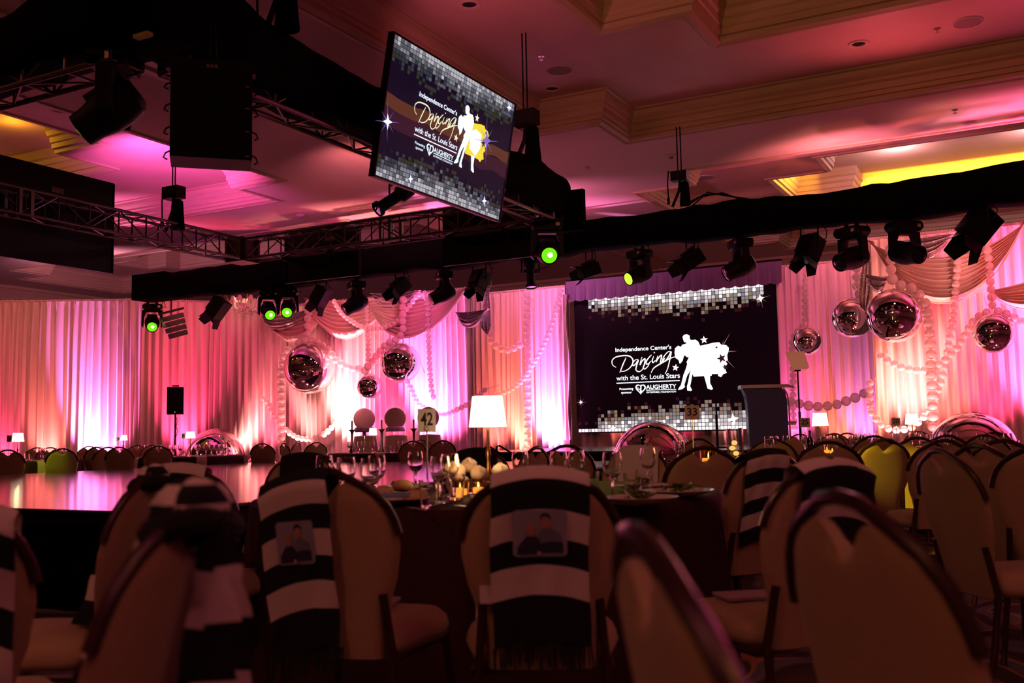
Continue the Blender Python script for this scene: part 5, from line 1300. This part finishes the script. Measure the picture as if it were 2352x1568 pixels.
CH('chair left of the judges table with the candlesticks', 726, 18.0, 24)
CH('chair in front of the judges table, below the small lamp', 857, 16.3, 0)
CH('chair right of the judges table, beside card 42', 965, 16.0, 14)
CH('thin side-on chair right of card 42, before the violet drape', 1018, 17.0, -66)
CH('chair back at the judges table behind its glasses', 935, 18.6, 172)

MB().box((-.155, yb(.62) - .028, .62), (.035, .004, .05)).build('label_tag', M['white'], A, smooth=False)

# ================================================================== TABLES
def round_table(label, c, r, z, runner=None, cloth_label=None, rl=None):
    t = thing('round_table', label, 'table', (c.x, c.y, 0), 0, 'round banquet tables')
    MB().lathe([(0, z - .04), (r - .02, z - .04), (r - .01, z - .02), (r - .02, z - .012), (0, z - .012)], 48).build('tabletop', M['darkwood'], t)
    for a in range(4):
        q = Vector((math.cos(a * PI / 2 + .4), math.sin(a * PI / 2 + .4), 0)) * r * .6; MB().cyl((q.x, q.y, 0), (q.x, q.y, z - .04), .02, 8).build('leg', M['black'], t)
    n = 144; rows = [[(0, 0, z)] * n]; rr = random.Random(int(c.x * 100)); ph = [rr.uniform(0, 6) for _ in range(3)]
    for rad, zz, k in ((r * .5, z, 0), (r - .02, z, 0), (r, z - .006, 0), (r + .012, z - .025, .05), (r + .015, z - .08, .25), (r + .02, z - .25, .7), (r + .03, .35, .9), (r + .04, .01, 1)):
        rows.append([((rad + k * (.022 * math.sin(a * 17 + ph[0]) + .014 * math.sin(a * 29 + ph[1]))) * math.cos(a), (rad + k * (.022 * math.sin(a * 17 + ph[0]) + .014 * math.sin(a * 29 + ph[1]))) * math.sin(a), zz) for a in [2 * PI * i / n for i in range(n)]])
    o = MB().grid(rows, wrapu=True).build('tablecloth', M['burg'], None, angle=70, loc=(c.x, c.y, 0)); tag(o, cloth_label, 'tablecloth', 'burgundy floor-length tablecloths')
    for k, (ang, wd, drop) in enumerate(runner or []):
        d = Vector((math.cos(ang), math.sin(ang), 0)); s = Vector((-d.y, d.x, 0)); rows = []
        prof = [(.30, z + .006), (r - .03, z + .006), (r + .022, z - .002), (r + .047, z - .03), (r + .055, z - .1), (r + .065, z - .25), (r + .078, z - drop)]
        rows = [[d * a + s * (wd * (i / 6 - .5)) - d * ((wd * (i / 6 - .5)) ** 2 / (2 * r) if a > r * .9 else 0) + Vector((0, 0, zz)) for i in range(7)] for a, zz in prof]
        o = MB().grid(rows).build('table_runner', M['linen'], None, angle=80, loc=(c.x, c.y, 0)); tag(o, rl[k], 'table runner')
    return t
TC = {}
TZ = .78
def table_at(key, label, px, dep, r, z, runner, cl, rl):
    P = aD(px, z, dep); P.z = 0; TC[key] = P; round_table(label, P, r, z, runner, cl, rl)
table_at('42', 'large near table carrying the card with number 42', 1118, 4.95, 1.13, TZ, [(-1.02, .17, .48), (-2.85, .17, .50)], 'burgundy cloth on the near table with card 42', ['ivory runner hanging over the right front of the near table', 'ivory runner hanging at the left end of the near table'])
table_at('33', 'round table carrying the card with number 33 and the candles', 1635, 8.5, .92, .775, [(-1.4, .17, .4)], 'burgundy cloth on the candle table behind the plates', ['ivory runner on the candle table'])
table_at('25', 'round table carrying the card with number 25 beside a lit lamp', 1868, 11.6, .92, .775, [(-1.4, .17, .4)], 'burgundy cloth on the table right of the lectern', ['ivory runner on the table right of the lectern'])
table_at('20', 'round table carrying the card with number 20 beside a lit lamp', 2075, 13.2, .92, .775, [(-1.4, .17, .4)], 'burgundy cloth on the rear table before the peach drape', ['ivory runner on the rear table before the peach drape'])
table_at('far', 'round table in front of the giant right mirror ball', 2262, 10.3, .85, .775, [], 'burgundy cloth on the table before the giant right mirror ball', [])
table_at('13', 'far left table carrying a lamp and the card with number 13', 60, 16.2, .85, .775, [(-.35, .17, .5)], 'burgundy cloth on the far left table with card 13', ['ivory runner lit green on the far left table with card 13'])
table_at('4', 'far table with a lamp before the brilliant violet drape', 275, 20.6, .85, .775, [(-1.3, .17, .5)], 'burgundy cloth on the table before the violet drape', ['ivory runner on the table before the violet drape'])
table_at('6', 'far table with a lamp and many glasses below the black speaker', 440, 17.7, .95, .775, [(-.6, .17, .5), (-1.9, .17, .5)], 'burgundy cloth on the table below the black speaker', ['ivory runner at the right of the table below the black speaker', 'ivory runner at the left of the table below the black speaker'])
table_at('9', 'judges table with dark candlesticks and the card with number 9', 880, 17.6, .95, .775, [(-1.0, .17, .5)], 'burgundy cloth on the judges table with card 9', ['ivory runner on the judges table with card 9'])

def card(num, px, pyc, dep, wd, z, ht, label, tone='card'):
    P = aD(px, z, dep); cz = (CO + RAY(px, pyc) * (dep / F)).z; t = thing('table_number_card', label, 'table number', (P.x, P.y, z), face(P, .02), 'table number cards on stands')
    MB().lathe([(0, .0), (.05, .0), (.05, .008), (.008, .012)], 16).build('base', M['silver'], t)
    MB().cyl((0, 0, .01), (0, 0, cz - z - ht / 2 + .01), .0045, 6).build('stand_rod', M['silver'], t)
    MB().tube([(.012 * math.cos(a), 0, cz - z - ht / 2 + .012 * math.sin(a) + .02) for a in [k * PI / 6 for k in range(12)]], .0025, 5, closed=True).build('clip_ring', M['silver'], t)
    MB().box((0, .004, cz - z), (wd, .004, ht)).build('card', M[tone], t, smooth=False)
    text(t, 'printed_number', num, (-wd * .34, cz - z - ht * .20), (wd * .34, cz - z - ht * .20), ht * .55, M['ink'], lambda x, zz, d: Vector((x, .0012, zz)), 0, .02)
card('42', 982, 965, 5.3, .096, TZ, .125, 'number 42 card on a stand between the goblets of the near table')
card('33', 1594, 947, 8.3, .122, .775, .118, 'number 33 card on a stand in front of the screen')
card('25', 1852, 970, 11.2, .108, .775, .105, 'number 25 card on a stand right of the lectern')
card('20', 2061, 968, 13.0, .108, .775, .100, 'number 20 card on a stand before the peach drape')
card('13', 20, 1007, 16.0, .07, .775, .105, 'small number 13 card at the far left edge')
card('4', 271, 1008, 20.5, .07, .775, .085, 'tiny number 4 card before the brilliant violet drape')
card('6', 421, 1001, 17.6, .055, .775, .09, 'tiny dark card left of the lamp below the speaker', 'vent')
card('9', 837, 994, 17.5, .065, .775, .10, 'tiny number 9 card on the judges table')

def lamp(label, px, ptop, pbot, dep, wd, z, e):
    P = aD(px, z, dep); zt = (CO + RAY(px, ptop) * (dep / F)).z - z; zb = (CO + RAY(px, pbot) * (dep / F)).z - z
    t = thing('table_lamp', label, 'lamp', (P.x, P.y, z), 0, 'lit table lamps with pleated white shades')
    MB().lathe([(wd * .5, zb), (wd * .40, zt)], 28).build('lamp_shade', M['shade'], t)
    MB().lathe([(0, 0), (.055, .0), (.055, .012), (.015, .02), (.012, .06), (.018, .09), (.009, .12), (.009, zb * .5), (.015, zb * .5 + .02), (.009, zb * .5 + .05), (.007, zb + .02)], 16).build('pole', M['brass'], t)
    bulb('table_lamp_bulb', (P.x, P.y, z + zb - .03), (1, .55, .22), e, .03)
lamp('largest lit table lamp in the middle, on the near table', 1123, 909, 980, 5.1, .195, TZ, 2.2)
lamp('lit table lamp right of the card with number 25', 1887, 948, 978, 11.3, .185, .775, 2.2)
lamp('lit table lamp right of the card with number 20', 2098, 950, 974, 13.0, .175, .775, 2)
lamp('lit table lamp at the far left picture edge', 40, 994, 1014, 16.3, .19, .775, 2)
lamp('lit table lamp glowing against the violet drape', 284, 999, 1011, 20.5, .14, .775, 1.4)
lamp('lit table lamp left of the big floor mirror ball', 437, 991, 1006, 17.6, .17, .775, 2)
lamp('lit table lamp on the judges table', 857, 983, 999, 17.6, .15, .775, 2)

# ---- glassware
gob_prof = [(0, 0), (.036, .001), (.037, .004), (.010, .010), (.0065, .03), (.006, .075), (.014, .088), (.034, .105), (.043, .135), (.042, .165), (.037, .198), (.0355, .198), (.0405, .165), (.0415, .135), (.033, .108), (.012, .093), (0, .090)]
tum_prof = [(0, .0), (.030, .0), (.0315, .004), (.036, .05), (.041, .112), (.0392, .112), (.0342, .05), (.029, .012), (0, .012)]
water = [(0, .094), (.031, .108), (.040, .135), (.0395, .150), (0, .150)]
G0 = {}
def glass(kind, P, grp, lab):
    if kind not in G0:
        t = thing('water_goblet' if kind == 'g' else 'tumbler', lab, 'glass', P, 0, grp)
        MB().lathe(gob_prof if kind == 'g' else tum_prof, 20).build('bowl', M['glass'], t)
        G0[kind] = t
    else: dup(G0[kind], P, 0, lab, grp)
def glasses(kind, pts, z, grp, lab):
    for px, dep in pts: glass(kind, aD(px, z, dep), grp, lab)
for kd, px, dep, lab in (('g', 795, 4.35, 'left of the two tall goblets beside the dance floor edge'), ('g', 852, 4.05, 'biggest clear goblet, right of the two beside the dance floor'), ('g', 866, 4.65, 'goblet just behind the biggest left goblet'),
        ('g', 1012, 4.2, 'goblet directly right of the card with number 42'), ('g', 1034, 4.6, 'goblet behind the one right of card 42'), ('g', 1196, 5.0, 'goblet right of the gold lamp pole'), ('g', 1285, 4.7, 'left goblet of the pair behind the centre chair'),
        ('g', 1326, 5.0, 'right goblet of the pair behind the centre chair'), ('g', 1408, 4.3, 'goblet at right between two tumblers, before the giant ball'), ('g', 745, 4.9, 'goblet at the left end of the near table'), ('g', 955, 5.5, 'far goblet left of card 42'), ('g', 1490, 5.25, 'goblet at the right rear of the near table'),
        ('t', 788, 3.95, 'tumbler in front of the left tall goblets'), ('t', 985, 3.95, 'tumbler with green glints below card 42'), ('t', 1048, 4.4, 'tumbler before the cream roses'), ('t', 1358, 4.45, 'small tumbler right behind the centre chair'),
        ('t', 1455, 4.15, 'pink glowing tumbler by the right salad plates'), ('t', 1482, 4.55, 'pink tumbler behind the one by the salad plates'), ('t', 1150, 5.6, 'far tumbler right of the lamp pole')):
    glass(kd, aD(px, TZ, dep), ('goblets' if kd == 'g' else 'tumblers') + ' on the near table', lab)
rg = random.Random(21)
def ring_glasses(key, n, grp_name, r=.5, kinds='ggt', z=.775, jit=.12):
    c = TC[key]
    for k in range(n):
        a = 2 * PI * k / n + rg.uniform(-jit, jit); rad = r + rg.uniform(-.06, .08); kd = kinds[k % len(kinds)]
        nm = 'stemmed water goblet' if kd == 'g' else 'glass tumbler'
        glass(kd, Vector((c.x + rad * math.cos(a), c.y + rad * math.sin(a), z)), ('goblets' if kd == 'g' else 'tumblers') + ' on ' + grp_name, 'clear ' + nm + ' on ' + grp_name)
ring_glasses('33', 10, 'the candle table with card 33', .52, 'tgt')
ring_glasses('25', 16, 'the table right of the lectern', .55)
ring_glasses('20', 16, 'the rear table before the peach drape', .55)
ring_glasses('far', 12, 'the table before the giant right ball', .55)
ring_glasses('13', 12, 'the far left table with card 13', .5)
ring_glasses('4', 8, 'the table before the violet drape', .5)
ring_glasses('6', 20, 'the table below the black speaker', .6)
ring_glasses('9', 16, 'the judges table', .6)

# ---- plates and food on the near table
P0 = []
def plate(px, dep, r, lab, salad=True, z=TZ, grp='plates of food on the near table', seed=1):
    P = aD(px, z, dep); t = thing('dinner_plate', lab, 'plate', P, seed * .7, grp)
    MB().lathe([(0, .004), (r * .55, .004), (r * .65, .008), (r * .98, .026), (r, .029), (r * .985, .030), (r * .64, .013), (r * .55, .009), (0, .009)], 36).build('dish', M['plate'], t)
    if salad:
        rr2 = random.Random(seed); mb = MB(); mb2 = MB()
        for k in range(26):
            a = rr2.uniform(0, 6.28); q = rr2.uniform(0, r * .42); c = Vector((q * math.cos(a), q * math.sin(a), .014 + rr2.uniform(0, .03))); n = rr2.uniform(0, 6)
            d1 = Vector((math.cos(n), math.sin(n), rr2.uniform(-.2, .5))) * rr2.uniform(.02, .04); d2 = Vector((-math.sin(n), math.cos(n), rr2.uniform(-.1, .4))) * rr2.uniform(.01, .025)
            (mb if k % 4 else mb2).grid([[c - d1, c - d1 * .3 + d2 * .6, c + d1], [c - d1 * .8 + d2, c + Vector((0, 0, .012)) + d2 * 1.2, c + d1 * .9 + d2]])
        mb.build('salad_leaves', M['leaf'], t); mb2.build('shaved_topping', M['rose'], t)
plate(1470, 3.95, .155, 'salad plate in front of the pink tumblers on the near table', seed=2)
plate(1555, 4.35, .165, 'salad plate hanging toward the right end of the near table', seed=3)
plate(1480, 4.8, .14, 'salad plate behind the pink tumblers on the near table', seed=4)
plate(905, 4.15, .15, 'plate with rolls at the left front of the near table', salad=False)
plate(1300, 4.2, .15, 'plate hidden behind the centre foreground chair on the near table', seed=6)
plate(735, 4.9, .14, 'plate at the left end of the near table beside the dance floor', salad=False)
plate(930, 5.2, .14, 'salad plate beyond the rolls on the near table', seed=8)
def bread(px, dep, lab, dz=.03, s=1):
    P = aD(px, TZ, dep); P.z += dz; tag(MB().ball((0, 0, 0), .045 * s, 14, (1.3, 1, .7)).build('bread_roll', M['roll'], None, loc=P), lab, 'bread', 'bread rolls on the near table')
bread(862, 4.12, 'bread roll beside the second goblet at left'); bread(955, 4.2, 'bread roll nearest the tumbler left of the centre chair')
bread(925, 4.95, 'bread roll beyond the blue card', .04); bread(882, 4.3, 'bread roll behind the left goblet on its plate', .05, .8)
P = aD(905, TZ, 4.0); o = MB().box((0, 0, 0), (.13, .07, .006)).build('printed_card', M['blue'], None, smooth=False, loc=(P.x, P.y, TZ + .05)); o.rotation_euler = (0.1, 0, .5); tag(o, 'pale blue printed card lying by the rolls on the near table', 'card')
P = aD(1590, .775, 1 * 8.1)
for px, dep, lab in ((955, 3.85, 'knife at the left front edge of the near table'), (1075, 3.9, 'fork at the front edge of the near table'), (1420, 3.9, 'knife by the green glints at the right front of the near table')):
    P = aD(px, TZ + .006, dep); t = thing('table_knife' if 'knife' in lab else 'table_fork', lab, 'cutlery', P, rg.uniform(.6, 1.6))
    MB().box((0, -.05, 0), (.012, .10, .004)).build('handle', M['silver'], t, smooth=False); MB().prism([(-.008, 0, 0), (.008, 0, 0), (.009, .07, 0), (0, .11, 0), (-.008, .09, 0)], (0, 0, .002)).build('blade' if 'knife' in lab else 'tines', M['silver'], t, smooth=False)
# centre flowers, candles and condiments
def rose(px, dep, dz, r, lab):
    P = aD(px, TZ, dep); P.z += dz; mb = MB(); rr2 = random.Random(int(px))
    for ph, sc_ in ((0, 1), (1.1, .78), (2.3, .52)):
        rows = []
        for i in range(9):
            th = -1.2 + 2.6 * i / 8
            rows.append([(r * sc_ * math.cos(min(th, 1.35)) * (1 + .13 * math.sin(5 * a + ph) * (i > 4)) * math.cos(a), r * sc_ * math.cos(min(th, 1.35)) * (1 + .13 * math.sin(5 * a + ph) * (i > 4)) * math.sin(a), r * (.85 + .12 * (1 - sc_)) * math.sin(th) * (1 + .1 * math.sin(5 * a + ph)) + (1 - sc_) * r * .25) for a in [2 * PI * k / 20 for k in range(20)]])
        mb.grid(rows, wrapu=True)
    tag(mb.build('rose', M['rose'], None, loc=P), lab, 'flower', 'cream roses at the middle of the near table')
for px, dep, dz, r, lab in ((1045, 4.9, .10, .055, 'large cream rose left of the gold lamp pole'), (1020, 5.05, .07, .045, 'cream rose at the left of the flower cluster'), (1078, 5.0, .13, .04, 'cream rose at the top of the flower cluster'), (1100, 4.95, .09, .042, 'cream rose nearest the gold lamp pole'), (1062, 4.75, .06, .035, 'low cream rose in front of the flower cluster'), (1150, 5.2, .09, .045, 'cream rose right of the gold lamp pole')):
    rose(px, dep, dz, r, lab)
P = aD(1070, TZ, 4.95); tag(MB().lathe([(0, 0), (.10, 0), (.12, .05), (.11, .055), (.09, .01), (0, .01)], 24).build('flower_bowl', M['glass'], None, loc=P), 'low glass bowl under the cream roses', 'bowl')
def votive(px, dep, z, lab, grp, s=1.0, glow='amberglass'):
    P = aD(px, z, dep); t = thing('votive_candle', lab, 'candle', P, 0, grp)
    MB().lathe([(0, .0), (.032 * s, 0), (.036 * s, .075 * s), (.034 * s, .075 * s), (.030 * s, .006), (0, .006)], 18).build('glass_cup', M[glow], t)
    MB().lathe([(0, .008), (.026 * s, .008), (.026 * s, .035 * s), (0, .036 * s)], 16).build('wax', M['glowcup'], t)
    MB().lathe([(0, .036 * s), (.005, .042 * s), (.004, .05 * s), (0, .062 * s)], 8).build('flame', M['flame'], t)
votive(1060, 4.65, TZ, 'lit votive candle in front of the roses', 'candles on the near table'); votive(1099, 4.75, TZ, 'lit votive candle by the gold lamp pole', 'candles on the near table')
votive(1628, 7.9, .775, 'biggest glowing votive below card 33', 'candles on the table with card 33', 1.9); votive(1712, 8.6, .775, 'glowing votive right of the tall candle vase', 'candles on the table with card 33', 1.1)
votive(1735, 8.2, .775, 'glowing votive at the right of the candle table', 'candles on the table with card 33', 1.4); votive(1658, 8.4, .775, 'slim glowing votive beside the biggest one', 'candles on the table with card 33', 1.0)
votive(1900, 11.0, .775, 'small lit candle between tables with cards 25 and 20', 'candles on the table with card 25', 1.2); votive(1912, 10.9, .775, 'small lit candle in front of the lamp by card 25', 'candles on the table with card 25', 1.0)
P = aD(1690, .775, 8.5); t = thing('candle_vase', 'tall clear vase of floating candles on the table with card 33', 'vase', P)
MB().lathe([(0, 0), (.07, 0), (.072, .30), (.069, .30), (.067, .01), (0, .01)], 24).build('glass_cylinder', M['glass'], t)
for k in range(4): MB().ball((.025 * math.cos(k * 1.6), .025 * math.sin(k * 1.6), .04 + .045 * k), .026, 12, (1, 1, .8)).build('floating_candle', M['glowcup'], t)
bulb('candle_glow', (P.x, P.y, 1.12), (1, .5, .15), 2.5, .04)
P2 = aD(1628, .9, 7.8); bulb('candle_glow', (P2.x - .1, P2.y - .15, .95), (1, .45, .1), .8, .04)
P = aD(1065, 1.0, 4.8); bulb('candle_glow', (P.x, P.y, .95), (1, .5, .2), .7, .04)
P = aD(1862, .775, 11.0); t = thing('wine_bottle', 'small dark bottle among the glasses by card 25', 'bottle', P); MB().lathe([(0, 0), (.035, 0), (.036, .16), (.014, .20), (.013, .26), (0, .26)], 16).build('body', M['darkglass'], t)
P = aD(2009, .775, 12.0); o = MB().box((0, 0, .07), (.06, .01, .14), Matrix.Rotation(.25, 3, 'Y')).build('blue_card', M['blue'], None, smooth=False, loc=P); tag(o, 'blue and white card standing among glasses left of card 20', 'card')
def tinsel(label, P, rx, ry, seed, n=260):
    rr2 = random.Random(seed); mb = MB()
    for k in range(n):
        a = rr2.uniform(0, 6.28); q = rr2.uniform(0, 1) ** .5; c = Vector((q * rx * math.cos(a), q * ry * math.sin(a), rr2.uniform(0, .05 * (1 - q * .7))))
        d = Vector((rr2.uniform(-1, 1), rr2.uniform(-1, 1), rr2.uniform(-.6, .9))) * .012; e = Vector((rr2.uniform(-1, 1), rr2.uniform(-1, 1), rr2.uniform(-.8, .8))) * .007
        mb.quad(c - d - e, c + d - e, c + d + e, c - d + e)
    tag(mb.build('gold_tinsel', M['gold'], None, loc=P, smooth=False), label, 'decoration', 'gold tinsel lying on chair seats and tables')
def seat_pt(ch, x=0, y=.05, z=.51): return ch.matrix_basis @ Vector((x, y, z))
bpy.context.view_layer.update()
tinsel('gold tinsel heap on the seat of the chair with the long striped scarf', seat_pt(K_, 0, .02), .17, .12, 3)
yc = [o for o in bpy.data.objects if o.get('label', '').startswith('chair lit yellow green')][0]
q = yc.location; spot('yellow_beam', (-5.2, 2.6, 4.6), (q.x, q.y, .80), (1, .72, .02), 3200, 5.5, .35, .05)
gc = [o for o in bpy.data.objects if o.get('label', '').startswith('left chair across the dance floor with a green')][0]
q = gc.location; spot('green_beam', (-12.2, 5.7, 4.15), (q.x, q.y, .72), (.75, 1, .02), 420, 6, .3, .05)
q = TC['13']; spot('green_beam', (-12.2, 5.7, 4.15), (q.x + .7, q.y - .6, .7), (.75, 1, .02), 420, 8, .3, .05)
tinsel('gold tinsel heap on the seat of the yellow lit chair', seat_pt(yc, 0, .0), .2, .13, 5)
tinsel('gold tinsel strewn on the table with card 33', Vector((TC['33'].x + .12, TC['33'].y - .62, .785)), .3, .12, 7)
tinsel('gold tinsel strewn on the table left of card 20', Vector((TC['20'].x - .2, TC['20'].y - .55, .785)), .25, .15, 8)
tinsel('gold tinsel strewn on the far left table', Vector((TC['13'].x + .3, TC['13'].y - .3, .785)), .2, .15, 9, 120)
def programme(ch, lab, rz=.3, x=0, y=.08):
    p = seat_pt(ch, x, y, .513); t = thing('programme', lab, 'booklet', p, ch.rotation_euler.z + rz, 'printed programmes on chair seats')
    MB().box((0, 0, 0), (.14, .21, .008)).build('pages', M['paper'], t, smooth=False); MB().box((0, 0, .005), (.142, .212, .002)).build('cover', M['paper'], t, smooth=False)
programme(J2, 'printed programme on the chair seat left of the biggest foreground chair', 1.3)
o2 = [o for o in bpy.data.objects if o.get('label', '').startswith('chair at right turned away')][0]
programme(o2, 'printed programme on the seat pointing to the right picture edge', 1.2)
programme(B, 'printed programme on the seat of the chair left of centre', .2)

# ---- judges: covered chairs, candlesticks
def covered_chair(px, dep, lab, sash):
    P = aD(px, 1.5, dep); P.z = .543; t = thing('covered_chair', lab, 'chair', P, face(P, .1), 'satin covered judges chairs')
    n = 28; rows = []
    for j in range(17):
        v = j / 16; a = -PI / 2 * .72 + (PI / 2 + PI / 2 * .72) * v; rr_ = .215 * math.cos(a) if j < 16 else .0; z = .86 + .215 * math.sin(a)
        rows.append([(rr_ * math.cos(q), .12 + .06 * math.sin(q) * (1 if j < 16 else 0), z) for q in [2 * PI * k / n for k in range(n)]])
    MB().grid(rows, wrapu=True).build('back_cover', M['swag'], t)
    rows = []
    for v in (0, .15, .5, 1):
        rows.append([((.21 + .07 * v) * math.copysign(abs(math.cos(q)) ** .6, math.cos(q)) * (1 + .03 * math.sin(q * 9) * v), -.05 + (.20 + .05 * v) * math.copysign(abs(math.sin(q)) ** .6, math.sin(q)), .52 - .50 * v) for q in [2 * PI * k / 56 for k in range(56)]])
    rows.insert(0, [(0, -.05, .54)] * 56); MB().grid(rows, wrapu=True).build('seat_skirt', M['swag'], t)
    if sash: MB().lathe([(.185, .60), (.20, .63), (.195, .68), (.17, .70)], 24, (0, .10, 0)).build('sash', M['violetfoil'], t)
covered_chair(838, 19.6, 'satin covered chair left, behind the candlesticks', True)
covered_chair(909, 19.6, 'satin covered chair with violet sash between two candlesticks', True)
covered_chair(985, 19.6, 'satin covered chair mostly hidden behind card 42', False)
def candlestick(px, dep, lab):
    P = aD(px, .775, dep); t = thing('candlestick', lab, 'candlestick', P, 0, 'dark candlesticks on the judges table')
    MB().lathe([(0, 0), (.07, 0), (.065, .02), (.03, .08), (.018, .22), (.022, .34), (.035, .38), (.06, .40), (.062, .412), (0, .41)], 16).build('stem', M['darkwood'], t)
    MB().lathe([(.017, .41), (.017, .57), (0, .575)], 12).build('taper_candle', M['violetfoil'], t)
candlestick(809, 17.9, 'dark candlestick left of the covered chairs'); candlestick(877, 17.9, 'dark candlestick between the two covered chairs'); candlestick(951, 17.9, 'dark candlestick just left of card 42')
